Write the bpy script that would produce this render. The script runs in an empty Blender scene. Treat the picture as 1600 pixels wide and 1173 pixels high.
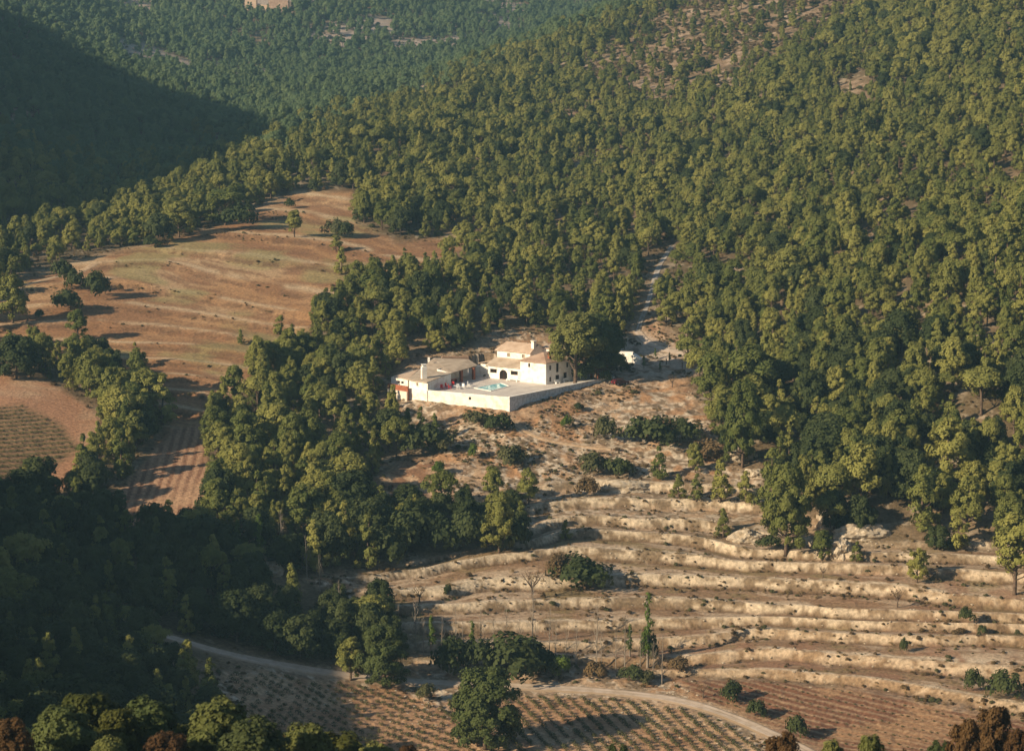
import bpy, math, random
import numpy as np
from mathutils import Vector, Matrix
R = math.radians
random.seed(7); rng = np.random.default_rng(7)
C = bpy.context.scene.collection
scn = bpy.context.scene

# ------------------------------------------------------------------ camera
HAZE = 0.00013
PITCH = R(9.8); CZ = 96.0; F = 3333.0          # F: focal length in pixels of the 1600 px wide photograph
camd = bpy.data.cameras.new('camera'); cam = bpy.data.objects.new('camera', camd); C.objects.link(cam)
cam.location = (0, 0, CZ); cam.rotation_euler = (math.pi/2-PITCH, 0, 0)
camd.sensor_width = 36; camd.lens = 36*F/1600; camd.clip_start = 1; camd.clip_end = 9000
camd.dof.use_dof = True; camd.dof.focus_distance = 560; camd.dof.aperture_fstop = 0.55
scn.camera = cam
# ------------------------------------------------------------------ sky, sun, exposure
SUN_AZ = R(210)      # direction towards the sun, counter-clockwise from +x
SUN_EL = R(25)
w = bpy.data.worlds.new('World'); scn.world = w; w.use_nodes = True
nt = w.node_tree; sky = nt.nodes.new('ShaderNodeTexSky'); sky.sky_type = 'NISHITA'; sky.sun_disc = False
sky.sun_elevation = SUN_EL; sky.sun_rotation = math.pi/2-SUN_AZ; sky.air_density = 1.0; sky.dust_density = 0.6
nt.links.new(sky.outputs[0], nt.nodes['Background'].inputs[0]); nt.nodes['Background'].inputs[1].default_value = 0.055
sd = bpy.data.lights.new('sun', 'SUN'); sun = bpy.data.objects.new('sun', sd); C.objects.link(sun)
sd.energy = 5.0; sd.angle = R(0.5); sd.color = (1.0, 0.82, 0.57)
dv = Vector((math.cos(SUN_AZ)*math.cos(SUN_EL), math.sin(SUN_AZ)*math.cos(SUN_EL), math.sin(SUN_EL)))
sun.rotation_euler = dv.to_track_quat('Z', 'Y').to_euler(); sun.location = dv*400
vs = scn.view_settings; vs.view_transform = 'Standard'; vs.look = 'None'; vs.exposure = 0.72; vs.gamma = 1
scn.cycles.filter_width = 1.5; scn.cycles.max_bounces = 5; scn.cycles.volume_bounces = 0
scn.cycles.diffuse_bounces = 3; scn.cycles.transmission_bounces = 3; scn.cycles.glossy_bounces = 2

# ------------------------------------------------------------------ pixels <-> world
cp, sp = math.cos(PITCH), math.sin(PITCH)
def ray(u, v):
    """direction of photograph pixel (u, v), scaled so its y is 1"""
    x = (np.asarray(u, float)-800)/F; q = (586.5-np.asarray(v, float))/F
    dy = cp+q*sp; dz = -sp+q*cp
    return x/dy, dz/dy
def P(u, v, y):
    a, b = ray(u, v); return (float(a*y), float(y), float(CZ+b*y))
def G(u, v, z):
    a, b = ray(u, v); y = (z-CZ)/b; return Vector((float(a*y), float(y), float(z)))
def proj(x, y, z):
    dz = z-CZ; d = y*cp-dz*sp; d = np.where(d < 1, 1, d); q = (y*sp+dz*cp)/d
    return 800+F*x/d, 586.5-F*q, d

# ------------------------------------------------------------------ noise
def _h(i, j, s):
    n = (i.astype(np.int64)*374761393+j.astype(np.int64)*668265263+s*1442695041) & 0xffffffff
    n = ((n ^ (n >> 13))*1274126177) & 0xffffffff
    return ((n ^ (n >> 16)) & 0xffff)/65535.0
def vnoise(x, y, s=0):
    i = np.floor(x); j = np.floor(y); fx = x-i; fy = y-j
    fx = fx*fx*(3-2*fx); fy = fy*fy*(3-2*fy)
    return (_h(i, j, s)*(1-fx)+_h(i+1, j, s)*fx)*(1-fy)+(_h(i, j+1, s)*(1-fx)+_h(i+1, j+1, s)*fx)*fy
def fbm(x, y, sc, o=4, s=0):
    x = np.asarray(x, float)/sc; y = np.asarray(y, float)/sc; t = 0; a = .5; n = 0
    for k in range(o):
        t = t+a*vnoise(x+17.3*k, y-9.1*k, s+k); n += a; a *= .5; x = x*2.03; y = y*2.03
    return t/n           # 0..1

# ------------------------------------------------------------------ terrain control
ctl = [P(*t) for t in [
 (800,1070,375),(560,1058,374),(1050,1090,368),(1200,1145,352),(900,1173,343),(500,1173,340),(700,1120,357),(1300,1100,362),(1590,1110,352),(1590,1170,336),(1450,1173,338),
 (1000,1040,384),(1300,1040,378),(1590,1040,372),(800,1000,392),(1200,990,394),(1590,980,390),(850,950,406),(1200,940,408),(1590,920,404),
 (850,900,419),(1100,900,420),(1400,900,413),(850,850,433),(1100,850,434),(1350,850,428),(900,800,449),(1150,800,449),(850,750,465),(1100,750,464),
 (850,700,482),(1050,700,480),(900,650,500),(1050,650,498),(700,720,474),(720,660,500),(640,700,486),
 (795,645,497),(735,634,503.5),(668,621,510),(632,616,518),(870,618,511),(925,600,522),(1000,600,522),(1080,610,516),
 (1000,560,549),(1060,565,546),(1100,570,541),(1000,530,568),(720,555,546),(800,540,556),(900,550,556),(1180,620,508),
 (1300,700,475),(1300,600,505),(1300,500,545),(1300,400,600),(1300,300,680),(1300,200,780),(1300,100,900),(1300,0,1040),(1300,780,448),
 (1590,850,425),(1590,700,455),(1590,600,480),(1590,500,510),(1590,400,555),(1590,300,620),(1590,200,700),(1590,100,800),(1590,0,900),
 (1000,500,580),(1020,440,612),(1045,390,650),(1000,300,740),(1000,200,860),(1000,100,1000),(1000,10,1140),(920,60,1090),
 (830,480,582),(800,400,640),(800,300,745),(800,200,880),(800,112,1040),(650,500,567),(650,400,642),(650,300,745),(650,200,880),(650,172,925),
 (560,300,730),(560,216,835),(430,282,745),(450,350,680),(450,310,725),(300,450,600),(300,380,650),(300,550,545),(100,450,592),(100,560,535),(200,620,512),
 (400,600,525),(230,700,478),(230,800,445),(30,620,500),(30,700,470),(30,770,450),(100,850,425),(50,900,400),(50,1000,350),(50,1100,310),(200,1100,326),
 (200,1000,366),(200,900,408),(350,1100,345),(350,1000,378),(350,900,410),(250,992,371),(450,850,428),(450,950,398),(600,950,402),(600,860,430),(600,780,455),
 (500,650,500),(400,700,482),(400,780,450),(600,630,512),(500,550,550),(550,450,602),
 (200,350,692),(200,300,762),(200,200,960),(200,100,1230),(200,20,1500),(200,-90,1760),(0,380,660),(0,300,745),(0,200,900),(0,100,1090),(0,10,1280),(0,-60,1450),
 (415,8,1530),(415,-60,1700),(400,250,870),(400,150,1150),(560,175,1080),(700,120,1300),(700,30,1550),(900,20,1680),(800,60,1500),(1000,-40,1800),(1300,-60,1300),(1590,-60,1080)]]
ctl += [(0,0,93.6),(0,60,62),(0,100,40),(0,200,4),(0,290,-24),(-30,150,36),(-60,180,26),(-60,240,6),(40,180,22),(60,150,36),(30,250,-12),(70,260,-6),
 (-95,300,5),(-140,310,30),(-165,345,57),(-185,385,44),(-150,420,12),(-210,440,16),(-100,250,24),(-110,200,40),(-250,300,74),(-270,400,66),(-150,470,4),  # includes an unseen hill at left, raised to shade the lower-left wood
 (-210,530,12),(-260,600,62),(-330,500,72),(-325,700,138),(-700,600,230),(-700,740,280),(-700,830,322),(-700,900,282),(-700,970,318),(-700,1090,282),(-720,1300,262),(-760,1700,240),(-400,480,120),(-400,540,168),(-400,610,200),(-400,700,203),(-400,800,195),(-460,950,195),(150,340,-22),(190,420,-4),(250,520,36),(320,650,72),(420,800,112),(520,1000,150),  # includes an unseen west ridge, shaped to cast shade on the far hill
 (650,600,130),(750,1300,220),(0,-120,104),(-200,0,100),(200,0,98),(220,200,34),(140,250,4),(-420,200,125),(0,2300,260),(-700,2100,300),(800,2200,300),
 (-1100,1100,330),(-900,300,180),(900,300,160),(0,-900,150),(-600,-500,160),(600,-500,150)]
def rbf_fit(pts, vals, lam):
    pts = np.asarray(pts, float)/100; n = len(pts); d = np.linalg.norm(pts[:, None]-pts[None], axis=2)
    K = np.where(d > 0, d*d*np.log(d+1e-12), 0)+lam*np.eye(n); A = np.zeros((n+3, n+3)); A[:n, :n] = K
    A[:n, n] = 1; A[:n, n+1:] = pts; A[n, :n] = 1; A[n+1:, :n] = pts.T
    return pts, np.linalg.solve(A, np.r_[vals, 0, 0, 0])
def rbf_eval(m, x, y):
    pts, wt = m; x = np.asarray(x, float).ravel()/100; y = np.asarray(y, float).ravel()/100; out = np.empty(len(x)); n = len(pts)
    for s in range(0, len(x), 40000):
        X = x[s:s+40000, None]; Y = y[s:s+40000, None]; d2 = (X-pts[:, 0])**2+(Y-pts[:, 1])**2
        out[s:s+40000] = (.5*d2*np.log(d2+1e-20))@wt[:n]+wt[n]+X[:, 0]*wt[n+1]+Y[:, 0]*wt[n+2]
    return out
ctl = np.array(ctl); SM = rbf_fit(ctl[:, :2], ctl[:, 2], 0.01)
# coarse grid of the smooth ground, for quick look-ups
GX = np.arange(-760, 761, 4.0); GY = np.arange(-60, 1961, 4.0)
gx, gy = np.meshgrid(GX, GY); SG = rbf_eval(SM, gx, gy).reshape(gx.shape)
def S(x, y):
    x = np.clip((np.asarray(x, float)+760)/4, 0, len(GX)-1.001); y = np.clip((np.asarray(y, float)+60)/4, 0, len(GY)-1.001)
    i = x.astype(int); j = y.astype(int); fx = x-i; fy = y-j
    return (SG[j, i]*(1-fx)+SG[j, i+1]*fx)*(1-fy)+(SG[j+1, i]*(1-fx)+SG[j+1, i+1]*fx)*fy
YS = np.concatenate([np.arange(120, 700, .7), np.arange(700, 1800, 3)])
def hit(u, v):
    a, b = ray(u, v); z = CZ+b*YS; d = z-S(a*YS, YS); k = np.argmax(d < 0)
    if not (d < 0).any(): k = len(YS)-1
    y = YS[k]
    if k > 0 and d[k] < 0: y = YS[k-1]+(YS[k]-YS[k-1])*d[k-1]/(d[k-1]-d[k])
    return float(a*y), float(y)
# terrace lines, bottom to top, as seen in the photograph
TL = [(0,[(1040,1052),(1200,1056),(1350,1070),(1500,1096),(1600,1112)]),
 (1,[(900,1034),(1040,1036),(1200,1026),(1400,1042),(1600,1066)]),
 (2,[(700,1012),(900,1014),(1050,1006),(1180,992),(1350,998),(1600,1006)]),
 (3,[(640,985),(900,982),(1050,978),(1200,970),(1380,978),(1600,984)]),
 (4,[(600,955),(760,948),(900,946),(1100,948),(1300,960),(1600,968)]),
 (5,[(560,934),(700,930),(830,918),(1000,911),(1200,914),(1400,926),(1500,940),(1600,950)]),
 (6,[(560,908),(700,886),(850,868),(950,872),(1200,885),(1400,893),(1600,905)]),
 (7,[(640,884),(780,855),(880,838),(1000,840),(1100,850),(1180,868),(1400,872),(1600,880)]),
 (8,[(820,838),(870,820),(1000,822),(1130,830),(1230,848),(1400,852),(1600,856)]),
 (9,[(800,806),(900,790),(1000,788),(1100,790),(1220,800)]),
 (10,[(840,770),(950,758),(1040,764),(1160,770)]),
 (11,[(850,735),(950,732),(1160,742)]),(12.4,[(700,700),(850,692),(950,702),(1100,700)])]
tp = []; tv = []
for k, l in TL:
    for (a, b), (c, d) in zip(l[:-1], l[1:]):
        n = max(1, int((c-a)/70))
        for q in range(n):
            tp.append(hit(a+(c-a)*q/n, b+(d-b)*q/n)); tv.append(k)
    tp.append(hit(*l[-1])); tv.append(k)
TM = rbf_fit(tp, np.array(tv, float), 0.0008)
FLN = [(0,[(220,615),(300,622),(360,636)]),(1,[(120,588),(200,594),(300,600),(385,614)]),(2,[(40,562),(150,566),(280,574),(400,588)]),(3,[(0,545),(150,543),(300,552),(425,565)]),(4,[(0,520),(130,512),(300,524),(450,545)]),
 (5,[(0,492),(150,480),(300,498),(465,525)]),(6,[(50,458),(180,444),(310,468),(475,500)]),(7,[(130,420),(240,418),(340,438),(490,470)]),(8,[(220,393),(380,406),(530,432)]),(9,[(310,368),(450,380),(560,402)]),(10,[(380,340),(470,346),(560,362)]),(11,[(430,314),(550,320)])]
tp = []; tv = []
for k, l in FLN:
    for (a, b), (c, d) in zip(l[:-1], l[1:]):
        for q in (0, .5): tp.append(hit(a+(c-a)*q, b+(d-b)*q)); tv.append(k)
    tp.append(hit(*l[-1])); tv.append(k)
FM = rbf_fit(tp, np.array(tv, float), 0.002)
def sdist(u, v, poly):
    """signed distance (inside positive) of points to a polygon"""
    p = np.array(poly, float); u = np.asarray(u, float); v = np.asarray(v, float); best = np.full(u.shape, 1e12); ins = np.zeros(u.shape, bool)
    for (x0, y0), (x1, y1) in zip(p, np.roll(p, -1, 0)):
        dx, dy = x1-x0, y1-y0; t = np.clip(((u-x0)*dx+(v-y0)*dy)/(dx*dx+dy*dy+1e-9), 0, 1)
        best = np.minimum(best, (u-x0-t*dx)**2+(v-y0-t*dy)**2)
        c = ((y0 > v) != (y1 > v)); ins ^= c & (u < (x1-x0)*(v-y0)/np.where(y1 == y0, 1e-9, y1-y0)+x0)
    return np.where(ins, 1, -1)*np.sqrt(best)
def pmask(u, v, poly, soft): return np.clip(.5+sdist(u, v, poly)/soft, 0, 1)
def ldist(x, y, pts):
    best = np.full(np.shape(x), 1e12)
    for (x0, y0), (x1, y1) in zip(pts[:-1], pts[1:]):
        dx, dy = x1-x0, y1-y0; t = np.clip(((x-x0)*dx+(y-y0)*dy)/(dx*dx+dy*dy+1e-9), 0, 1)
        best = np.minimum(best, (x-x0-t*dx)**2+(y-y0-t*dy)**2)
    return np.sqrt(best)
FIELD = [(-40,545),(-40,480),(30,440),(110,408),(170,396),(240,382),(330,356),(400,326),(440,310),(460,300),(548,298),(560,350),(620,378),(690,372),(735,352),(752,372),
 (690,404),(650,440),(590,446),(548,474),(492,484),(484,520),(430,556),(380,604),(345,640),(318,664),(326,760),(312,836),(170,842),(135,806),(230,720),(262,655),(205,598),(130,556),(60,552)]
LVINE = [(-40,584),(30,586),(90,602),(155,645),(166,690),(95,768),(0,792),(-40,792)]
PLOUGH = [(272,668),(318,664),(326,760),(312,836),(170,842),(150,812)]
SLOPE = [(600,612),(655,556),(745,548),(775,518),(850,512),(880,548),(950,575),(958,545),(985,508),(1012,496),(1060,528),(1135,553),(1080,590),(1100,640),(1118,668),(1128,722),(1200,752),
 (1190,790),(1262,806),(1300,852),(1420,866),(1660,850),(1660,1230),(340,1230),(340,1052),(440,1040),(560,1052),(640,1056),(654,1000),(612,956),(520,936),(480,905),(600,878),(640,866),(740,872),
 (830,842),(810,792),(700,792),(600,800),(575,762),(640,716),(700,692),(640,650),(610,628)]
TERR = [(560,945),(560,900),(640,878),(750,862),(812,845),(815,800),(850,755),(950,742),(1060,745),(1190,770),(1230,800),(1300,850),(1420,852),(1660,845),(1660,1125),(1500,1100),(1320,1072),(1180,1060),(1030,1056),(880,1040),(660,1035),(640,980)]
VINE_L = [(352,1050),(450,1056),(560,1072),(640,1086),(690,1105),(735,1140),(760,1185),(500,1230),(420,1180),(385,1110)]
VINE_R = [(690,1096),(770,1084),(900,1088),(1020,1096),(1090,1112),(1150,1140),(1200,1180),(1210,1230),(780,1230),(730,1130)]
REDV = [(1060,1062),(1200,1062),(1350,1078),(1500,1110),(1660,1135),(1660,1230),(1290,1230),(1230,1160),(1160,1120),(1100,1094)]
BARE = [(985,120),(1020,60),(1060,20),(1180,-10),(1300,10),(1260,50),(1180,90),(1090,130),(1020,140)]
SPARSE = [(850,170),(930,90),(1010,20),(1060,-30),(1340,-30),(1330,20),(1250,75),(1150,140),(1040,250),(930,250)]
BARE2 = [(1305,128),(1350,120),(1370,140),(1330,155),(1300,148)]
BARE3 = [(660,360),(740,350),(750,385),(700,400)]
ROADP = [(150,955),(200,974),(250,992),(350,1021),(450,1040),(550,1055),(640,1065),(720,1068),(800,1071),(900,1076),(1000,1084),(1080,1098),(1150,1121),(1210,1148),(1260,1172),(1310,1200)]
TRACKP = [(1050,384),(1040,400),(1028,420),(1021,445),(1014,470),(1004,495),(996,518)]
DRIVEP = [(996,518),(1010,534),(1035,546),(1075,555),(1140,566),(1200,560)]
PATHP = [(797,656),(812,668),(835,682),(870,691),(910,697),(955,702)]
EDGEP = [(0,470),(40,446),(90,432),(150,415)]
roads = {k: [hit(*p) for p in l] for k, l in dict(road=ROADP, track=TRACKP, drive=DRIVEP, path=PATHP, edge=EDGEP).items()}
def smooth(pts, it=3):
    pts = [tuple(p) for p in pts]
    for _ in range(it):
        o = [pts[0]]
        for a, b in zip(pts[:-1], pts[1:]):
            o += [(.75*a[0]+.25*b[0], .75*a[1]+.25*b[1]), (.25*a[0]+.75*b[0], .25*a[1]+.75*b[1])]
        pts = o+[pts[-1]]
    return pts
roads = {k: smooth(v) for k, v in roads.items()}
# the terrace of the farmhouse in plan
O4 = G(853, 600.5, 4)
E1 = Vector((math.cos(R(148)), math.sin(R(148)), 0)); E2 = Vector((math.cos(R(44)), math.sin(R(44)), 0))
def L(a, b, h=0): return O4+E1*a+E2*b+Vector((0, 0, h))
PLAT = [tuple(p[:2]) for p in (G(795,622.5,4), G(925,597.5,4), G(958,592,4), L(-2,22), L(14,20), L(32,16), G(640,584,4), G(612,600,4), G(637,607,4), G(668,611,4))]
def land(x, y, detail=True):
    """height of the ground; returns z and the fields used for colour"""
    x = np.asarray(x, float); y = np.asarray(y, float)
    s = rbf_eval(SM, x, y).reshape(x.shape) if detail else S(x, y)
    u, v, d = proj(x, y, s); wu = (fbm(x, y, 9, 3, 5)-.5)*26; wv = (fbm(x, y, 9, 3, 9)-.5)*12
    inv = (d > 200) & (u > -250) & (u < 1850) & (v > -200) & (v < 1500)
    z = s.copy(); t = np.zeros(x.shape); tm = np.zeros(x.shape); rd = np.full(x.shape, 99.0)
    k = inv & (v > 640) & (y < 560)
    if k.any():
        m = pmask(u[k]+wu[k]*.5, v[k]+wv[k]*.5, TERR, 26); tm[k] = m
        tt = rbf_eval(TM, x[k], y[k])+(fbm(x[k], y[k], 24, 3, 21)-.5)*.20; t[k] = tt; f = tt-np.floor(tt)
        saw = np.where(f < .17, -1+2*f/.17, 1-2*(f-.17)/.83)     # steep face just below each line, flat tread above
        rough = (fbm(x[k], y[k], 2.2, 3, 31)-.5)
        z[k] += m*(saw*.75*(.75+.5*fbm(x[k], y[k], 40, 2, 71))+rough*.5*np.exp(-((f-.09)/.13)**2))
    for kk in ('road', 'drive', 'track', 'path'):
        rd = np.minimum(rd, ldist(x, y, roads[kk])+(0 if kk in ('road','drive') else 1.2))
    rk = np.clip((rd-2.6)/3, 0, 1); z = s+(z-s)*rk
    op = np.where(inv, pmask(u+wu, v+wv, SLOPE, 20), 0)*(1-tm)
    fl = np.where(inv & (y < 760), pmask(u+wu*.4, v+wv*.3, FIELD, 10), 0)
    ft = np.zeros(x.shape); kf = (x > -330) & (x < 60) & (y > 380) & (y < 800); ft[kf] = rbf_eval(FM, x[kf], y[kf]) if kf.any() else 0; fz = ft+(fbm(x, y, 26, 3, 41)-.5)*.5; ff = fz-np.floor(fz)
    pl = np.where(inv & (y < 520), pmask(u, v, PLOUGH, 10), 0)
    z += fl*(1-pl)*np.where(ff < .2, -1+2*ff/.2, 1-2*(ff-.2)/.8)*.55*(.25+.9*fbm(x, y, 40, 2, 43))*rk
    vl = np.where(inv & (v > 1030), np.maximum(pmask(u, v, VINE_L, 8), pmask(u, v, VINE_R, 8)), 0)
    rv = np.where(inv & (v > 1030), pmask(u, v, REDV, 10), 0); lv = np.where(inv, pmask(u+wu*.3, v+wv*.3, LVINE, 10), 0)
    flat = np.maximum(np.maximum(vl, rv), np.maximum(lv, pl))
    z += (fbm(x, y, 5, 4, 3)-.5)*rk*(1-flat)*np.where(op > .3, 1.4, .6)*(1-.7*fl)*(1-.75*tm)
    z += (fbm(x, y, 1.3, 2, 8)-.5)*.3*rk*op
    pm = np.where(np.abs(y-530) < 60, sdist(x, y, PLAT), -9)
    z = np.where(pm > -.2, np.minimum(z, 3.3), z)
    z = np.where((pm < 0) & (pm > -3), np.where(z > 3.9, z, z), z)
    return z, dict(s=s, u=u, v=v, d=d, t=t, tm=tm, op=op, fl=fl, ff=ff, fz=fz, pl=pl, vl=vl, rv=rv, lv=lv, rd=rd, inv=inv)
def ground_z(x, y): return float(land(np.array([x]), np.array([y]))[0][0])
def at(u, v):
    x, y = hit(u, v); return Vector((x, y, ground_z(x, y)))

# ------------------------------------------------------------------ helpers
def tag(o, label=None, cat=None, group=None, kind=None):
    if label: o['label'] = label
    if cat: o['category'] = cat
    if group: o['group'] = group
    if kind: o['kind'] = kind
    return o
def thing(name, label, cat, loc, group=None, rz=0, sc=1):
    o = bpy.data.objects.new(name, None); C.objects.link(o); o.location = loc; o.rotation_euler = (0, 0, rz); o.scale = (sc,)*3 if not isinstance(sc, tuple) else sc
    o.empty_display_size = .5
    return tag(o, label, cat, group)
class MB:
    def __init__(s): s.v = []; s.f = []
    def add(s, vs, fs):
        n = len(s.v); s.v += [tuple(q) for q in vs]; s.f += [tuple(i+n for i in f) for f in fs]; return s
    def poly(s, pts): return s.add(pts, [tuple(range(len(pts)))])
    def box(s, c, sz, rz=0):
        c = Vector(c); hx, hy, hz = sz[0]/2, sz[1]/2, sz[2]/2; ca, sa = math.cos(rz), math.sin(rz)
        vs = [c+Vector((ca*x-sa*y, sa*x+ca*y, z)) for z in (-hz, hz) for x, y in ((-hx,-hy),(hx,-hy),(hx,hy),(-hx,hy))]
        return s.add(vs, [(3,2,1,0),(4,5,6,7),(0,1,5,4),(1,2,6,5),(2,3,7,6),(3,0,4,7)])
    def tube(s, pts, rad, n=7, cap=True):
        pts = [Vector(p) for p in pts]; rad = rad if isinstance(rad, (list, tuple)) else [rad]*len(pts); vs = []; fs = []
        for i, p in enumerate(pts):
            t = (pts[min(i+1, len(pts)-1)]-pts[max(i-1, 0)]).normalized(); a = t.cross(Vector((.3, .9, .1)) if abs(t.z) > .9 else Vector((0, 0, 1))).normalized(); b = t.cross(a)
            for k in range(n): q = 2*math.pi*k/n; vs.append(p+(a*math.cos(q)+b*math.sin(q))*rad[i])
        for i in range(len(pts)-1):
            for k in range(n): fs.append((i*n+k, i*n+(k+1) % n, (i+1)*n+(k+1) % n, (i+1)*n+k))
        if cap: fs += [tuple(range(n))[::-1], tuple((len(pts)-1)*n+k for k in range(n))]
        return s.add(vs, fs)
    def slab(s, top, th):
        """a plate with the given top outline and thickness"""
        top = [Vector(p) for p in top]; n = len(top); bot = [p-Vector((0, 0, th)) for p in top]
        return s.add(top+bot, [tuple(range(n)), tuple(range(2*n-1, n-1, -1))]+[((i+1) % n, i, n+i, n+(i+1) % n) for i in range(n)])
    def build(s, name, mat, parent=None, smooth=False, loc=None, bevel=0):
        me = bpy.data.meshes.new(name); org = Vector((0, 0, 0))
        if loc is not None: org = Vector(loc)
        elif parent is not None: org = world_loc(parent)
        me.from_pydata([tuple(Vector(q)-org) for q in s.v], [], s.f); me.materials.append(mat); me.update()
        if smooth: me.polygons.foreach_set('use_smooth', [True]*len(me.polygons))
        o = bpy.data.objects.new(name, me); C.objects.link(o)
        if parent is not None: o.parent = parent
        elif loc is not None: o.location = org
        return o
def world_loc(o):
    p = Vector((0, 0, 0))
    while o is not None: p += o.location; o = o.parent
    return p
def cpy(o, loc, rz=0, sc=1, label=None, group=None):
    r = o.copy(); C.objects.link(r); r.location = loc; r.rotation_euler = (0, 0, rz); r.scale = sc if isinstance(sc, tuple) else (sc,)*3
    if label: r['label'] = label
    if group: r['group'] = group
    for ch in o.children:
        c = ch.copy(); C.objects.link(c); c.parent = r
        for g in ch.children:
            d = g.copy(); C.objects.link(d); d.parent = c
    return r

# ------------------------------------------------------------------ materials
def mat(name, col, rough=.85, noise=None, bump=0, bscale=8, spec=.3, coord='Object'):
    m = bpy.data.materials.new(name); m.use_nodes = True; n = m.node_tree.nodes; l = m.node_tree.links; b = n['Principled BSDF']
    b.inputs['Roughness'].default_value = rough; b.inputs['Specular IOR Level'].default_value = spec; b.inputs['Base Color'].default_value = (*col, 1)
    tc = n.new('ShaderNodeTexCoord')
    if noise:
        col2, sc, lo, hi = noise; nz = n.new('ShaderNodeTexNoise'); nz.inputs['Scale'].default_value = sc; nz.inputs['Detail'].default_value = 6; l.new(tc.outputs[coord], nz.inputs['Vector'])
        rp = n.new('ShaderNodeMapRange'); rp.inputs['From Min'].default_value = lo; rp.inputs['From Max'].default_value = hi; l.new(nz.outputs['Fac'], rp.inputs['Value'])
        mx = n.new('ShaderNodeMix'); mx.data_type = 'RGBA'; mx.inputs['A'].default_value = (*col, 1); mx.inputs['B'].default_value = (*col2, 1)
        l.new(rp.outputs[0], mx.inputs['Factor']); l.new(mx.outputs['Result'], b.inputs['Base Color'])
    if bump:
        nz = n.new('ShaderNodeTexNoise'); nz.inputs['Scale'].default_value = bscale; nz.inputs['Detail'].default_value = 5; l.new(tc.outputs[coord], nz.inputs['Vector'])
        bp = n.new('ShaderNodeBump'); bp.inputs['Distance'].default_value = bump; l.new(nz.outputs['Fac'], bp.inputs['Height']); l.new(bp.outputs[0], b.inputs['Normal'])
    return m
def foliage(name, col, col2, transl=.25):
    m = bpy.data.materials.new(name); m.use_nodes = True; n = m.node_tree.nodes; l = m.node_tree.links; b = n['Principled BSDF']
    b.inputs['Roughness'].default_value = .75; b.inputs['Specular IOR Level'].default_value = .15
    at_ = n.new('ShaderNodeAttribute'); at_.attribute_name = 'tint'; oi = n.new('ShaderNodeObjectInfo')
    ad = n.new('ShaderNodeMath'); ad.operation = 'MULTIPLY_ADD'; ad.inputs[1].default_value = .32; l.new(at_.outputs['Fac'], ad.inputs[0])
    m2 = n.new('ShaderNodeMath'); m2.operation = 'MULTIPLY'; m2.inputs[1].default_value = .68; l.new(oi.outputs['Random'], m2.inputs[0]); l.new(m2.outputs[0], ad.inputs[2])
    mx = n.new('ShaderNodeMix'); mx.data_type = 'RGBA'; mx.inputs['A'].default_value = (*col, 1); mx.inputs['B'].default_value = (*col2, 1)
    l.new(ad.outputs[0], mx.inputs['Factor']); l.new(mx.outputs['Result'], b.inputs['Base Color'])
    tr = n.new('ShaderNodeBsdfTranslucent'); l.new(mx.outputs['Result'], tr.inputs['Color']); ms = n.new('ShaderNodeMixShader'); ms.inputs[0].default_value = transl
    l.new(b.outputs[0], ms.inputs[1]); l.new(tr.outputs[0], ms.inputs[2]); l.new(ms.outputs[0], n['Material Output'].inputs[0])
    return m
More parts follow.
